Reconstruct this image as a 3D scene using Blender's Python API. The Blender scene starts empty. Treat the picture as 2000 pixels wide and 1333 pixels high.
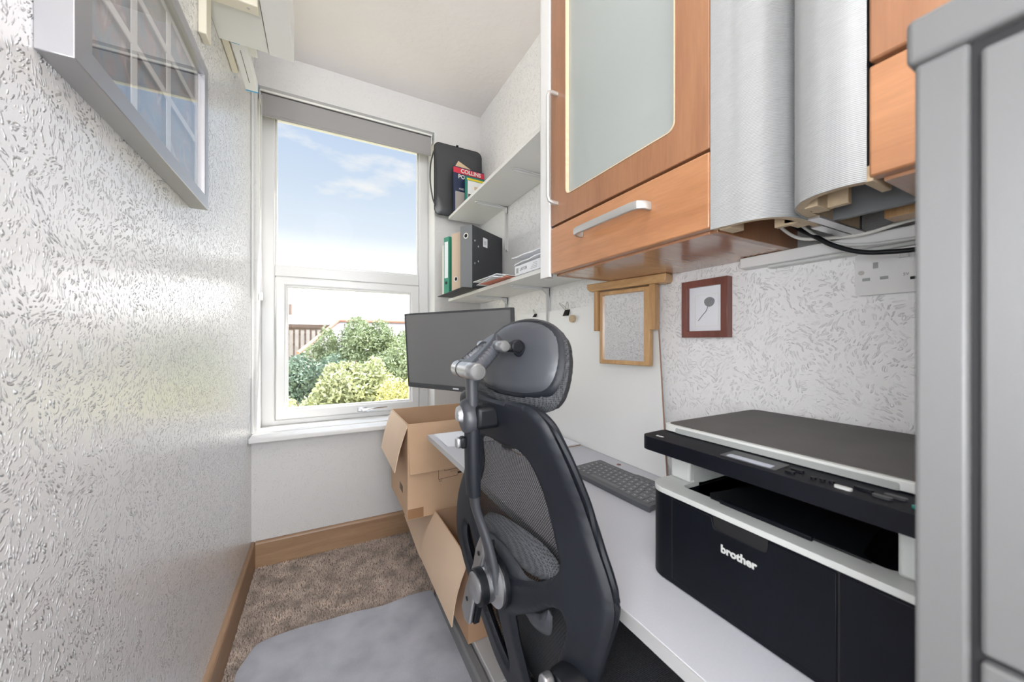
import bpy, bmesh, math, random
import numpy as np
from mathutils import Vector, Matrix, Euler
from mathutils.geometry import delaunay_2d_cdt, tessellate_polygon

random.seed(7)
rng = np.random.default_rng(11)
sc = bpy.context.scene
col = sc.collection
R = math.radians

# ------------------------------------------------------------------ camera
EYE = 1.137
cd = bpy.data.cameras.new('camera'); cam = bpy.data.objects.new('camera', cd); col.objects.link(cam)
cam.location = (0, 0, EYE); cam.rotation_euler = (R(90), 0, -math.atan2(327.4, 623.0))
cd.sensor_width = 36; cd.lens = 36 * 704 / 2000; cd.clip_start = .02; cd.clip_end = 500
cd.dof.use_dof = True; cd.dof.focus_distance = 1.3; cd.dof.aperture_fstop = 5.6
sc.camera = cam
# ------------------------------------------------------------------ view
sc.view_settings.view_transform = 'Standard'; sc.view_settings.look = 'None'
sc.view_settings.gamma = 1; sc.view_settings.use_curve_mapping = False
sc.view_settings.exposure = 0.40
# ------------------------------------------------------------------ sky
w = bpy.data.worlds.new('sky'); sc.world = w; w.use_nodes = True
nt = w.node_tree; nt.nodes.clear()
def N(nt, t, **k):
    n = nt.nodes.new(t)
    for a, b in k.items(): setattr(n, a, b)
    return n
L = nt.links.new
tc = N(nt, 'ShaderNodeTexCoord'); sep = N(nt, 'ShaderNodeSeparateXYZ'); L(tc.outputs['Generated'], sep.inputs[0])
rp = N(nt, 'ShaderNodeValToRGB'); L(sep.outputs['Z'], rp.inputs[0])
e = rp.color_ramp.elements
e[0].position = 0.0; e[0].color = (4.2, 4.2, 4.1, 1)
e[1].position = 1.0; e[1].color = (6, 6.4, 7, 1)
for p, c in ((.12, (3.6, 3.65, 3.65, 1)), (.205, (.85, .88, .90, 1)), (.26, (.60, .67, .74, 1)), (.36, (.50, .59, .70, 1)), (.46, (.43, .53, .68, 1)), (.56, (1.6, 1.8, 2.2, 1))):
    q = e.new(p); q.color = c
mp = N(nt, 'ShaderNodeMapping'); mp.inputs['Scale'].default_value = (3.0, 3.0, 9.0); mp.inputs['Location'].default_value = (.35, 0, .2)
L(tc.outputs['Generated'], mp.inputs[0])
ns = N(nt, 'ShaderNodeTexNoise'); ns.inputs['Scale'].default_value = 1.3; ns.inputs['Detail'].default_value = 7; ns.inputs['Roughness'].default_value = .55
L(mp.outputs[0], ns.inputs['Vector'])
cr = N(nt, 'ShaderNodeValToRGB'); cr.color_ramp.elements[0].position = .56; cr.color_ramp.elements[1].position = .68
L(ns.outputs['Fac'], cr.inputs[0])
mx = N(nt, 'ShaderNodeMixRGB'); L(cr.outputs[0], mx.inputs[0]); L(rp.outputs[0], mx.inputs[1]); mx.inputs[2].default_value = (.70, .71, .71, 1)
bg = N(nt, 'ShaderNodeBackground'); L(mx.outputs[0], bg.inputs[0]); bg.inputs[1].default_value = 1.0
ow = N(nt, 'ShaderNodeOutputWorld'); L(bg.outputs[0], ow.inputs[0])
# ------------------------------------------------------------------ sun and added fill lights
def light(name, kind, loc, energy, size=None, size_y=None, color=(1, 1, 1), rot=(0, 0, 0)):
    ld = bpy.data.lights.new(name, kind); ld.energy = energy; ld.color = color
    if kind == 'AREA':
        ld.shape = 'RECTANGLE'; ld.size = size; ld.size_y = size_y
    o = bpy.data.objects.new(name, ld); o.location = loc; o.rotation_euler = rot; col.objects.link(o); return o
sun = light('sun', 'SUN', (0, 10, 20), 7.0, color=(1, .95, .86)); sun.data.angle = R(.6)
sun.rotation_euler = Vector((-.62, -.22, -.75)).to_track_quat('-Z', 'Y').to_euler()
pl = light('rear_fill_light', 'POINT', (.10, -1.95, 1.95), 30, color=(1, .965, .93)); pl.data.shadow_soft_size = .14  # added fill light well behind the camera, no fitting belongs to it
cl = light('overhead_fill_light', 'POINT', (.12, .15, 2.42), 10, color=(1, .975, .95)); cl.data.shadow_soft_size = .20  # added fill light overhead, out of view, lifting desk and walls
fl = light('camera_side_fill_light', 'POINT', (-.16, -.12, 1.22), 17, color=(.95, .97, 1)); fl.data.shadow_soft_size = .18  # added fill light beside the camera to brighten the right wall
light('rear_fill_panel', 'AREA', (.30, -2.72, 1.30), 45, 1.1, 2.3, (.90, .95, 1), (R(90), 0, 0))  # added cool fill panel at the rear, there is no doorway here

# ------------------------------------------------------------------ materials
def mat(name, color, rough=.5, metal=0., spec=.5, bump=None, var=None, coat=0., noise_scale=20):
    m = bpy.data.materials.new(name); m.use_nodes = True
    t = m.node_tree; b = t.nodes['Principled BSDF']
    b.inputs['Base Color'].default_value = (*color, 1); b.inputs['Roughness'].default_value = rough
    b.inputs['Metallic'].default_value = metal; b.inputs['Specular IOR Level'].default_value = spec
    b.inputs['Coat Weight'].default_value = coat
    c = N(t, 'ShaderNodeTexCoord')
    if var:
        n = N(t, 'ShaderNodeTexNoise'); n.inputs['Scale'].default_value = noise_scale; n.inputs['Detail'].default_value = 5
        t.links.new(c.outputs['Object'], n.inputs['Vector'])
        r = N(t, 'ShaderNodeValToRGB'); r.color_ramp.elements[0].position = .3; r.color_ramp.elements[1].position = .7
        r.color_ramp.elements[0].color = (*[x * (1 - var) for x in color], 1)
        r.color_ramp.elements[1].color = (*[min(1, x * (1 + var)) for x in color], 1)
        t.links.new(n.outputs['Fac'], r.inputs[0]); t.links.new(r.outputs[0], b.inputs['Base Color'])
    if bump:
        s, d = bump
        n = N(t, 'ShaderNodeTexNoise'); n.inputs['Scale'].default_value = s; n.inputs['Detail'].default_value = 4
        t.links.new(c.outputs['Object'], n.inputs['Vector'])
        bn = N(t, 'ShaderNodeBump'); bn.inputs['Distance'].default_value = d; bn.inputs['Strength'].default_value = 1
        t.links.new(n.outputs['Fac'], bn.inputs['Height']); t.links.new(bn.outputs[0], b.inputs['Normal'])
    return m

def plaster(name, axes, color, depth, rough, grain=.0003, freq=1.0, coat=0.):
    """bark-textured painted wallpaper: short raised strokes lying in patches of changing direction"""
    m = bpy.data.materials.new(name); m.use_nodes = True; t = m.node_tree; b = t.nodes['Principled BSDF']; l = t.links.new
    b.inputs['Base Color'].default_value = (*color, 1); b.inputs['Roughness'].default_value = rough
    b.inputs['Specular IOR Level'].default_value = .5
    b.inputs['Coat Weight'].default_value = coat; b.inputs['Coat Roughness'].default_value = .16; b.inputs['Coat IOR'].default_value = 1.6
    c = N(t, 'ShaderNodeTexCoord'); s = N(t, 'ShaderNodeSeparateXYZ'); l(c.outputs['Object'], s.inputs[0])
    k = N(t, 'ShaderNodeCombineXYZ'); l(s.outputs[axes[0]], k.inputs[0]); l(s.outputs[axes[1]], k.inputs[1])
    n0 = N(t, 'ShaderNodeTexNoise'); n0.inputs['Scale'].default_value = 22; n0.inputs['Detail'].default_value = 2; l(k.outputs[0], n0.inputs['Vector'])
    sub = N(t, 'ShaderNodeVectorMath', operation='SUBTRACT'); l(n0.outputs['Color'], sub.inputs[0]); sub.inputs[1].default_value = (.5, .5, .5)
    sca = N(t, 'ShaderNodeVectorMath', operation='SCALE'); l(sub.outputs[0], sca.inputs[0]); sca.inputs['Scale'].default_value = .035
    add = N(t, 'ShaderNodeVectorMath', operation='ADD'); l(k.outputs[0], add.inputs[0]); l(sca.outputs[0], add.inputs[1])
    vo = N(t, 'ShaderNodeTexVoronoi'); vo.inputs['Scale'].default_value = 17 * freq; l(add.outputs[0], vo.inputs['Vector'])
    sc_ = N(t, 'ShaderNodeSeparateColor'); l(vo.outputs['Color'], sc_.inputs[0])
    ang = N(t, 'ShaderNodeMath', operation='MULTIPLY_ADD'); l(sc_.outputs[0], ang.inputs[0]); ang.inputs[1].default_value = 2.4; ang.inputs[2].default_value = -.9
    rot = N(t, 'ShaderNodeVectorRotate'); rot.rotation_type = 'Z_AXIS'; l(add.outputs[0], rot.inputs['Vector']); l(ang.outputs[0], rot.inputs['Angle'])
    st = N(t, 'ShaderNodeVectorMath', operation='MULTIPLY'); l(rot.outputs[0], st.inputs[0]); st.inputs[1].default_value = (190 * freq, 72 * freq, 1)
    v2 = N(t, 'ShaderNodeTexVoronoi'); v2.inputs['Scale'].default_value = 1; v2.inputs['Randomness'].default_value = .9; l(st.outputs[0], v2.inputs['Vector'])
    r1 = N(t, 'ShaderNodeMapRange'); r1.interpolation_type = 'SMOOTHSTEP'; l(v2.outputs['Distance'], r1.inputs[0])
    r1.inputs[1].default_value = .46; r1.inputs[2].default_value = .20; r1.inputs[3].default_value = 0; r1.inputs[4].default_value = 1
    # patches where strokes are present or nearly absent
    n1 = N(t, 'ShaderNodeTexNoise'); n1.inputs['Scale'].default_value = 26 * freq; n1.inputs['Detail'].default_value = 2; l(k.outputs[0], n1.inputs['Vector'])
    r2 = N(t, 'ShaderNodeMapRange'); l(n1.outputs['Fac'], r2.inputs[0]); r2.inputs[1].default_value = .40; r2.inputs[2].default_value = .56; r2.inputs[3].default_value = .25
    mu = N(t, 'ShaderNodeMath', operation='MULTIPLY'); l(r1.outputs[0], mu.inputs[0]); l(r2.outputs[0], mu.inputs[1])
    b1 = N(t, 'ShaderNodeBump'); b1.inputs['Distance'].default_value = depth; b1.inputs['Strength'].default_value = 1; l(mu.outputs[0], b1.inputs['Height'])
    n2 = N(t, 'ShaderNodeTexNoise'); n2.inputs['Scale'].default_value = 420; n2.inputs['Detail'].default_value = 2; l(k.outputs[0], n2.inputs['Vector'])
    b2 = N(t, 'ShaderNodeBump'); b2.inputs['Distance'].default_value = grain; l(n2.outputs['Fac'], b2.inputs['Height']); l(b1.outputs[0], b2.inputs['Normal'])
    l(b2.outputs[0], b.inputs['Normal']); l(b2.outputs[0], b.inputs['Coat Normal'])
    return m

def wood(name, c1, c2, axis, rough=.35, scale=9, coat=.2, stretch=12):
    m = bpy.data.materials.new(name); m.use_nodes = True; t = m.node_tree; b = t.nodes['Principled BSDF']; l = t.links.new
    b.inputs['Roughness'].default_value = rough; b.inputs['Coat Weight'].default_value = coat; b.inputs['Coat Roughness'].default_value = .25
    c = N(t, 'ShaderNodeTexCoord'); mpp = N(t, 'ShaderNodeMapping')
    s = [scale] * 3; s['XYZ'.index(axis)] = scale / stretch
    mpp.inputs['Scale'].default_value = s; l(c.outputs['Object'], mpp.inputs[0])
    n = N(t, 'ShaderNodeTexNoise'); n.inputs['Scale'].default_value = 2.2; n.inputs['Detail'].default_value = 8; n.inputs['Roughness'].default_value = .65; n.inputs['Distortion'].default_value = .6
    l(mpp.outputs[0], n.inputs['Vector'])
    r = N(t, 'ShaderNodeValToRGB'); r.color_ramp.elements[0].position = .32; r.color_ramp.elements[1].position = .70
    r.color_ramp.elements[0].color = (*c1, 1); r.color_ramp.elements[1].color = (*c2, 1)
    l(n.outputs['Fac'], r.inputs[0])
    mp2 = N(t, 'ShaderNodeMapping'); mp2.inputs['Scale'].default_value = [x * 14 for x in s]; l(c.outputs['Object'], mp2.inputs[0])
    n2 = N(t, 'ShaderNodeTexNoise'); n2.inputs['Scale'].default_value = 2.5; n2.inputs['Detail'].default_value = 3; l(mp2.outputs[0], n2.inputs['Vector'])
    mx = N(t, 'ShaderNodeMixRGB', blend_type='MULTIPLY'); mx.inputs[0].default_value = .28; l(r.outputs[0], mx.inputs[1]); l(n2.outputs['Fac'], mx.inputs[2])
    l(mx.outputs[0], b.inputs['Base Color'])
    return m

def thin_glass(name, tint=(1, 1, 1), refl=1.0, base=.04):
    m = bpy.data.materials.new(name); m.use_nodes = True; t = m.node_tree; t.nodes.clear(); l = t.links.new
    tr = N(t, 'ShaderNodeBsdfTransparent'); tr.inputs[0].default_value = (*tint, 1)
    gl = N(t, 'ShaderNodeBsdfGlossy'); gl.inputs['Roughness'].default_value = .01
    lw = N(t, 'ShaderNodeFresnel'); ge = N(t, 'ShaderNodeNewGeometry')
    io = N(t, 'ShaderNodeMapRange'); l(ge.outputs['Backfacing'], io.inputs[0]); io.inputs[3].default_value = 1.5; io.inputs[4].default_value = 1 / 1.5; l(io.outputs[0], lw.inputs['IOR'])   # a sheet reflects the same from both of its faces
    mu = N(t, 'ShaderNodeMath', operation='MULTIPLY'); l(lw.outputs[0], mu.inputs[0]); mu.inputs[1].default_value = refl
    mi = N(t, 'ShaderNodeMixShader'); l(mu.outputs[0], mi.inputs[0]); l(tr.outputs[0], mi.inputs[1]); l(gl.outputs[0], mi.inputs[2])
    o = N(t, 'ShaderNodeOutputMaterial'); l(mi.outputs[0], o.inputs[0]); return m

def woven(name, color, bw, rh, mortar, rough=.6):
    """open-weave fabric: the gaps between yarns are really see-through"""
    m = bpy.data.materials.new(name); m.use_nodes = True; t = m.node_tree; b = t.nodes['Principled BSDF']; l = t.links.new
    b.inputs['Base Color'].default_value = (*color, 1); b.inputs['Roughness'].default_value = rough
    uv = N(t, 'ShaderNodeUVMap'); br = N(t, 'ShaderNodeTexBrick'); l(uv.outputs[0], br.inputs['Vector'])
    br.inputs['Scale'].default_value = 1; br.inputs['Brick Width'].default_value = bw; br.inputs['Row Height'].default_value = rh
    br.inputs['Mortar Size'].default_value = mortar; br.inputs['Mortar Smooth'].default_value = 0
    l(br.outputs['Fac'], b.inputs['Alpha'])
    return m

def ribbed(name, color, period, rough=.35):
    m = mat(name, color, rough); t = m.node_tree; b = t.nodes['Principled BSDF']; l = t.links.new
    c = N(t, 'ShaderNodeTexCoord'); wv = N(t, 'ShaderNodeTexWave'); wv.bands_direction = 'Z'; wv.wave_profile = 'SIN'
    wv.inputs['Scale'].default_value = 1 / (period * 20) * 2 * math.pi / (2 * math.pi) * 1.0
    wv.inputs['Scale'].default_value = 0.314 / period
    l(c.outputs['Object'], wv.inputs['Vector'])
    bn = N(t, 'ShaderNodeBump'); bn.inputs['Distance'].default_value = .0007; l(wv.outputs['Fac'], bn.inputs['Height']); l(bn.outputs[0], b.inputs['Normal'])
    return m

MT = dict(
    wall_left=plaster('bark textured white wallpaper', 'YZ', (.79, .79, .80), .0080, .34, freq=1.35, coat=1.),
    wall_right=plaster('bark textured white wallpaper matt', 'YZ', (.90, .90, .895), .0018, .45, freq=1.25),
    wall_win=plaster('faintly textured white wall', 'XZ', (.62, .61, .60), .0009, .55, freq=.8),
    ceil=mat('ceiling paint', (.80, .765, .75), .8, bump=(30, .002), var=.02, noise_scale=4),
    upvc=mat('white upvc', (.66, .66, .655), .25),
    paint=mat('white gloss paint', (.68, .68, .67), .22),
    blind=mat('grey blind fabric', (.31, .30, .295), .8, bump=(900, .0002)),
    skirting=wood('oak skirting', (.30, .175, .095), (.45, .28, .165), 'Y', .45, 8, .1),
    skirting_x=wood('oak skirting x', (.32, .19, .105), (.48, .30, .18), 'X', .45, 8, .1),
    cherry=wood('cherry veneer', (.31, .138, .068), (.43, .212, .108), 'Z', .32, 5, .35),
    cherry_y=wood('cherry veneer horizontal', (.43, .19, .085), (.57, .275, .13), 'Y', .32, 5, .35, 9),
    cherry_x=wood('cherry veneer under', (.42, .20, .11), (.60, .32, .18), 'X', .16, 5, .5),
    pine=wood('pine wood', (.52, .29, .12), (.72, .45, .21), 'Z', .4, 14, .2, 10),
    pine_y=wood('pine wood horizontal', (.52, .29, .12), (.72, .45, .21), 'Y', .4, 14, .2, 10),
    mahogany=wood('dark red wood', (.16, .045, .032), (.27, .085, .06), 'Z', .35, 14, .3),
    mdf=mat('raw board edge', (.64, .50, .33), .7, var=.08, noise_scale=120),
    rib=ribbed('ribbed white laminate', (.38, .39, .39), .0024),
    white=mat('white laminate', (.78, .78, .77), .4),
    shelf=mat('white melamine', (.78, .78, .75), .35),
    desk=mat('pale grey laminate', (.54, .55, .59), .38, var=.02, noise_scale=300),
    deskedge=mat('desk edge banding', (.50, .50, .50), .4),
    alu=mat('brushed aluminium', (.66, .66, .67), .35, 1.0),
    satin=mat('satin nickel', (.50, .49, .47), .4, .6),
    silverp=mat('silver painted plastic', (.50, .51, .53), .30, .95),
    chrome=mat('bright chrome', (.75, .76, .78), .12, 1.0),
    frame=mat('silver picture frame', (.40, .40, .42), .36, .8),
    frame_side=mat('grey frame side', (.50, .50, .50), .45),
    cardboard=mat('cardboard', (.60, .405, .26), .85, var=.05, noise_scale=6),
    cardin=mat('cardboard inner', (.50, .31, .19), .85, var=.05, noise_scale=6),
    cardpale=mat('cardboard pale', (.70, .525, .375), .85, var=.03, noise_scale=5),
    cardedge=mat('cardboard edge', (.62, .50, .38), .9),
    tape=mat('brown tape', (.33, .18, .09), .4),
    ink=mat('black ink', (.05, .035, .03), .8),
    black=mat('black plastic', (.004, .005, .007), .45, spec=.3, var=.25, noise_scale=60),
    blacksoft=mat('soft black plastic', (.009, .011, .016), .48, spec=.35, var=.10, noise_scale=25),
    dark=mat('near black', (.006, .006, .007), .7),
    lid=mat('dark grey textured plastic', (.085, .082, .078), .6, bump=(900, .0004), var=.10, noise_scale=15),
    greyp=mat('light grey plastic', (.60, .615, .59), .35),
    greyp2=mat('mid grey plastic', (.33, .345, .33), .4),
    screen=mat('matt black screen', (.12, .12, .122), .22, spec=1.0, coat=1.),
    bezel=mat('grey black bezel', (.05, .052, .056), .35),
    filing=mat('grey painted steel', (.115, .115, .114), .42, bump=(700, .0001), spec=.4),
    mat_=mat('grey chair mat felt', (.36, .365, .395), .8, var=.16, noise_scale=9, bump=(300, .0008)),
    carpet=mat('carpet backing', (.30, .24, .20), .95, var=.3, noise_scale=160, bump=(260, .006)),
    paper=mat('white paper', (.80, .82, .86), .7),
    board=mat('white board face', (.86, .865, .85), .35),
    mirror=mat('mirror silver', (.92, .93, .94), .015, 1.0),
    glass=thin_glass('window glass', refl=.04),
    pglass=thin_glass('picture glass', refl=1.25),
    cream=mat('cream card', (.78, .77, .72), .8),
    bindergrey=mat('binder black board', (.035, .037, .042), .5, bump=(500, .0002)),
    binderspine=mat('binder grey spine', (.20, .21, .22), .5, bump=(500, .0002)),
    green=mat('green binder board', (.03, .26, .17), .5),
    beige=mat('beige binder board', (.62, .49, .37), .6),
    navy=mat('navy cover', (.015, .025, .07), .4),
    red=mat('red band', (.60, .03, .06), .4),
    yellow=mat('yellow band', (.75, .60, .03), .4),
    pink=mat('red and orange envelope', (.62, .20, .13), .6),
    blue=mat('blue card', (.10, .42, .66), .5),
    creampl=mat('cream painted strip', (.72, .67, .55), .5),
    tan=mat('tan envelope', (.62, .47, .30), .7),
    kraft=mat('kraft paper', (.42, .27, .16), .85, bump=(40, .01), var=.12, noise_scale=30),
    disc=mat('grey ink disc', (.25, .25, .26), .7, var=.1, noise_scale=200),
    teal=mat('green light', (.02, .20, .16), .4),
    slate=mat('slate tiles', (.24, .22, .225), .8, var=.12, noise_scale=3),
    rooftile=mat('orange ridge tile', (.45, .25, .18), .8),
    brick=mat('pale brick', (.26, .20, .165), .9, var=.1, noise_scale=4),
    fencew=mat('weathered fence', (.36, .33, .31), .9, var=.1, noise_scale=4),
    bark=mat('bark', (.16, .11, .08), .9),
    soil=mat('dry lawn', (.40, .36, .22), .95, var=.3, noise_scale=1.2),
    facade=mat('exterior render', (.6, .58, .55), .9),
)
# frosted cabinet glass
m = mat('frosted glass', (.60, .65, .63), .16, spec=.8); m.node_tree.nodes['Principled BSDF'].inputs['Transmission Weight'].default_value = .45
MT['frost'] = m
for i, (c, n) in enumerate((((.30, .36, .20), 'leaf mid green'), ((.17, .24, .17), 'leaf dark green'), ((.50, .53, .30), 'leaf light green'), ((.64, .62, .28), 'leaf yellow green'))):
    m = mat(n, c, .5, var=.35, noise_scale=7)
    b = m.node_tree.nodes['Principled BSDF']; b.inputs['Transmission Weight'].default_value = 0
    MT['leaf%d' % i] = m

# ------------------------------------------------------------------ mesh helpers
class MB:
    def __init__(s): s.v = []; s.f = []
    def add(s, vs, fs):
        o = len(s.v); s.v += [tuple(p) for p in vs]; s.f += [tuple(i + o for i in f) for f in fs]; return s
    def box(s, x0, x1, y0, y1, z0, z1):
        x0, x1 = sorted((x0, x1)); y0, y1 = sorted((y0, y1)); z0, z1 = sorted((z0, z1))
        return s.add([(x0, y0, z0), (x1, y0, z0), (x1, y1, z0), (x0, y1, z0), (x0, y0, z1), (x1, y0, z1), (x1, y1, z1), (x0, y1, z1)],
                     [(0, 3, 2, 1), (4, 5, 6, 7), (0, 1, 5, 4), (1, 2, 6, 5), (2, 3, 7, 6), (3, 0, 4, 7)])
    def obox(s, M, sx, sy, sz):      # box centred on matrix M
        P = [M @ Vector((a * sx / 2, b * sy / 2, c * sz / 2)) for c in (-1, 1) for a, b in ((-1, -1), (1, -1), (1, 1), (-1, 1))]
        return s.add(P, [(0, 3, 2, 1), (4, 5, 6, 7), (0, 1, 5, 4), (1, 2, 6, 5), (2, 3, 7, 6), (3, 0, 4, 7)])
    def cyl(s, p0, p1, r0, r1=None, n=24, cap=True):
        r1 = r0 if r1 is None else r1
        p0 = Vector(p0); p1 = Vector(p1); d = (p1 - p0).normalized()
        a = d.orthogonal().normalized(); b = d.cross(a)
        vs = []
        for p, r in ((p0, r0), (p1, r1)):
            vs += [p + (a * math.cos(2 * math.pi * i / n) + b * math.sin(2 * math.pi * i / n)) * r for i in range(n)]
        fs = [(i, (i + 1) % n, n + (i + 1) % n, n + i) for i in range(n)]
        if cap: fs += [tuple(range(n))[::-1], tuple(range(n, 2 * n))]
        return s.add(vs, fs)
    def lathe(s, p0, axis, prof, n=28):   # prof: (distance along axis, radius)
        p0 = Vector(p0); d = Vector(axis).normalized(); a = d.orthogonal().normalized(); b = d.cross(a); vs = []
        for h, r in prof:
            vs += [p0 + d * h + (a * math.cos(2 * math.pi * i / n) + b * math.sin(2 * math.pi * i / n)) * max(r, 1e-5) for i in range(n)]
        k = len(prof)
        fs = [(j * n + i, j * n + (i + 1) % n, (j + 1) * n + (i + 1) % n, (j + 1) * n + i) for j in range(k - 1) for i in range(n)]
        fs += [tuple(range(n))[::-1], tuple(range((k - 1) * n, k * n))]
        return s.add(vs, fs)
    def sweep(s, path, sec, up=(0, 0, 1), scale=None):  # sec: closed list of (side, up) offsets
        path = [Vector(p) for p in path]; up = Vector(up); vs = []; n = len(sec)
        for i, p in enumerate(path):
            d = (path[min(i + 1, len(path) - 1)] - path[max(i - 1, 0)]).normalized()
            sd = d.cross(up)
            if sd.length < 1e-4: sd = d.orthogonal()
            sd.normalize(); u = sd.cross(d).normalized(); k = scale[i] if scale else 1
            vs += [p + sd * (a * k) + u * (b * k) for a, b in sec]
        m = len(path)
        fs = [(j * n + i, j * n + (i + 1) % n, (j + 1) * n + (i + 1) % n, (j + 1) * n + i) for j in range(m - 1) for i in range(n)]
        fs += [tuple(range(n))[::-1], tuple(range((m - 1) * n, m * n))]
        return s.add(vs, fs)
    def tube(s, path, r, n=10, scale=None):
        return s.sweep(path, [(r * math.cos(2 * math.pi * i / n), r * math.sin(2 * math.pi * i / n)) for i in range(n)], up=(.13, .27, .95), scale=scale)
    def sphere(s, c, r, n=12, sc_=(1, 1, 1)):
        vs = []; m = n // 2
        for j in range(m + 1):
            th = math.pi * j / m
            for i in range(n):
                ph = 2 * math.pi * i / n
                vs.append((c[0] + r * sc_[0] * math.sin(th) * math.cos(ph), c[1] + r * sc_[1] * math.sin(th) * math.sin(ph), c[2] + r * sc_[2] * math.cos(th)))
        return s.add(vs, [(j * n + i, (j + 1) * n + i, (j + 1) * n + (i + 1) % n, j * n + (i + 1) % n) for j in range(m) for i in range(n)])
    def prism(s, loops, fn, h0, h1):      # loops: outer + holes in 2D; fn(a, b, h) -> point
        loops = [[Vector((a, b, 0)) for a, b in lp] for lp in loops]
        tris = tessellate_polygon(loops); flat = [p for lp in loops for p in lp]; n = len(flat)
        vs = [fn(p.x, p.y, h0) for p in flat] + [fn(p.x, p.y, h1) for p in flat]
        fs = [tuple(t)[::-1] for t in tris] + [tuple(i + n for i in t) for t in tris]
        o = 0
        for lp in loops:
            k = len(lp); fs += [(o + i, o + (i + 1) % k, n + o + (i + 1) % k, n + o + i) for i in range(k)]; o += k
        return s.add(vs, fs)
    def slab(s, q, t):                   # thick quad, q = four corners, t = thickness vector
        t = Vector(t); q = [Vector(p) for p in q]
        return s.add(q + [p + t for p in q], [(0, 3, 2, 1), (4, 5, 6, 7), (0, 1, 5, 4), (1, 2, 6, 5), (2, 3, 7, 6), (3, 0, 4, 7)])
    def build(s, name, m, parent=None, bevel=0, smooth=True, seg=2, uv=None):
        me = bpy.data.meshes.new(name); me.from_pydata(s.v, [], s.f); me.update()
        bm = bmesh.new(); bm.from_mesh(me); bmesh.ops.recalc_face_normals(bm, faces=bm.faces); bm.to_mesh(me); bm.free()
        if uv:
            lay = me.uv_layers.new(name='UVMap')
            for lp in me.loops: lay.data[lp.index].uv = uv[lp.vertex_index]
        return link(name, me, m, parent, bevel, smooth, seg)

def link(name, me, m, parent=None, bevel=0, smooth=True, seg=2):
    if m: me.materials.append(MT[m] if isinstance(m, str) else m)
    o = bpy.data.objects.new(name, me); col.objects.link(o)
    if smooth:
        me.polygons.foreach_set('use_smooth', [True] * len(me.polygons))
        me.set_sharp_from_angle(angle=R(38))
    if bevel:
        b = o.modifiers.new('bevel', 'BEVEL'); b.width = bevel; b.segments = seg; b.limit_method = 'ANGLE'; b.angle_limit = R(35)
        b.harden_normals = False
    if parent is not None:
        o.parent = parent
        P = parent
        off = Vector((0, 0, 0))
        while P is not None and P.type == 'EMPTY': off = P.matrix_basis.copy(); break
        if isinstance(off, Matrix): o.matrix_parent_inverse = off.inverted()
    return o

def tag(o, label, cat, group=None, kind=None):
    if label: o['label'] = label
    if cat: o['category'] = cat
    if group: o['group'] = group
    if kind: o['kind'] = kind
    return o
def thing(name, label, cat, loc, group=None):
    o = bpy.data.objects.new(name, None); o.empty_display_size = .05; col.objects.link(o); o.location = loc
    return tag(o, label, cat, group)
def struct(o): o['kind'] = 'structure'; return o
def sub(o, parent):      # parent a finished mesh to another mesh part that sits at identity in the same thing
    o.parent = parent; o.matrix_parent_inverse = Matrix.Identity(4); return o

FX = Matrix(((0, 0, -1), (-1, 0, 0), (0, 1, 0)))      # writing on a face that looks towards -X
FY = Matrix(((1, 0, 0), (0, 0, -1), (0, 1, 0)))       # writing on a face that looks towards -Y
def text(s, size, loc, basis, m, parent, name='lettering', align='CENTER', ext=.0003, off=0.):
    cu = bpy.data.curves.new('lettering', 'FONT'); cu.body = s; cu.size = size; cu.align_x = align; cu.align_y = 'CENTER'
    cu.extrude = ext; cu.offset = off; cu.resolution_u = 3
    tmp = bpy.data.objects.new('tmp', cu); col.objects.link(tmp)
    dg = bpy.context.evaluated_depsgraph_get(); me = bpy.data.meshes.new_from_object(tmp.evaluated_get(dg))
    bpy.data.objects.remove(tmp); bpy.data.curves.remove(cu)
    M4 = basis.to_4x4(); M4.translation = Vector(loc); me.transform(M4); me.materials.clear()
    return link(name, me, m, parent, smooth=False)

def smooth_loop(pts, n=6, closed=True):
    P = [Vector((*p,)) for p in pts]; out = []; k = len(P); rngk = range(k) if closed else range(k - 1)
    for i in rngk:
        if closed: a, b, c, d = P[i - 1], P[i], P[(i + 1) % k], P[(i + 2) % k]
        else: a, b, c, d = P[max(i - 1, 0)], P[i], P[i + 1], P[min(i + 2, k - 1)]
        for j in range(n):
            t = j / n
            out.append(tuple(.5 * ((2 * b) + (c - a) * t + (2 * a - 5 * b + 4 * c - d) * t * t + (3 * b - a - 3 * c + d) * t ** 3)))
    if not closed: out.append(tuple(P[-1]))
    return out
def rrect(a0, a1, b0, b1, r, n=6):
    out = []
    for cx, cy, s in ((a1 - r, b1 - r, 0), (a0 + r, b1 - r, 90), (a0 + r, b0 + r, 180), (a1 - r, b0 + r, 270)):
        for i in range(n + 1):
            t = R(s + 90 * i / n); out.append((cx + r * math.cos(t), cy + r * math.sin(t)))
    return out

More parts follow.
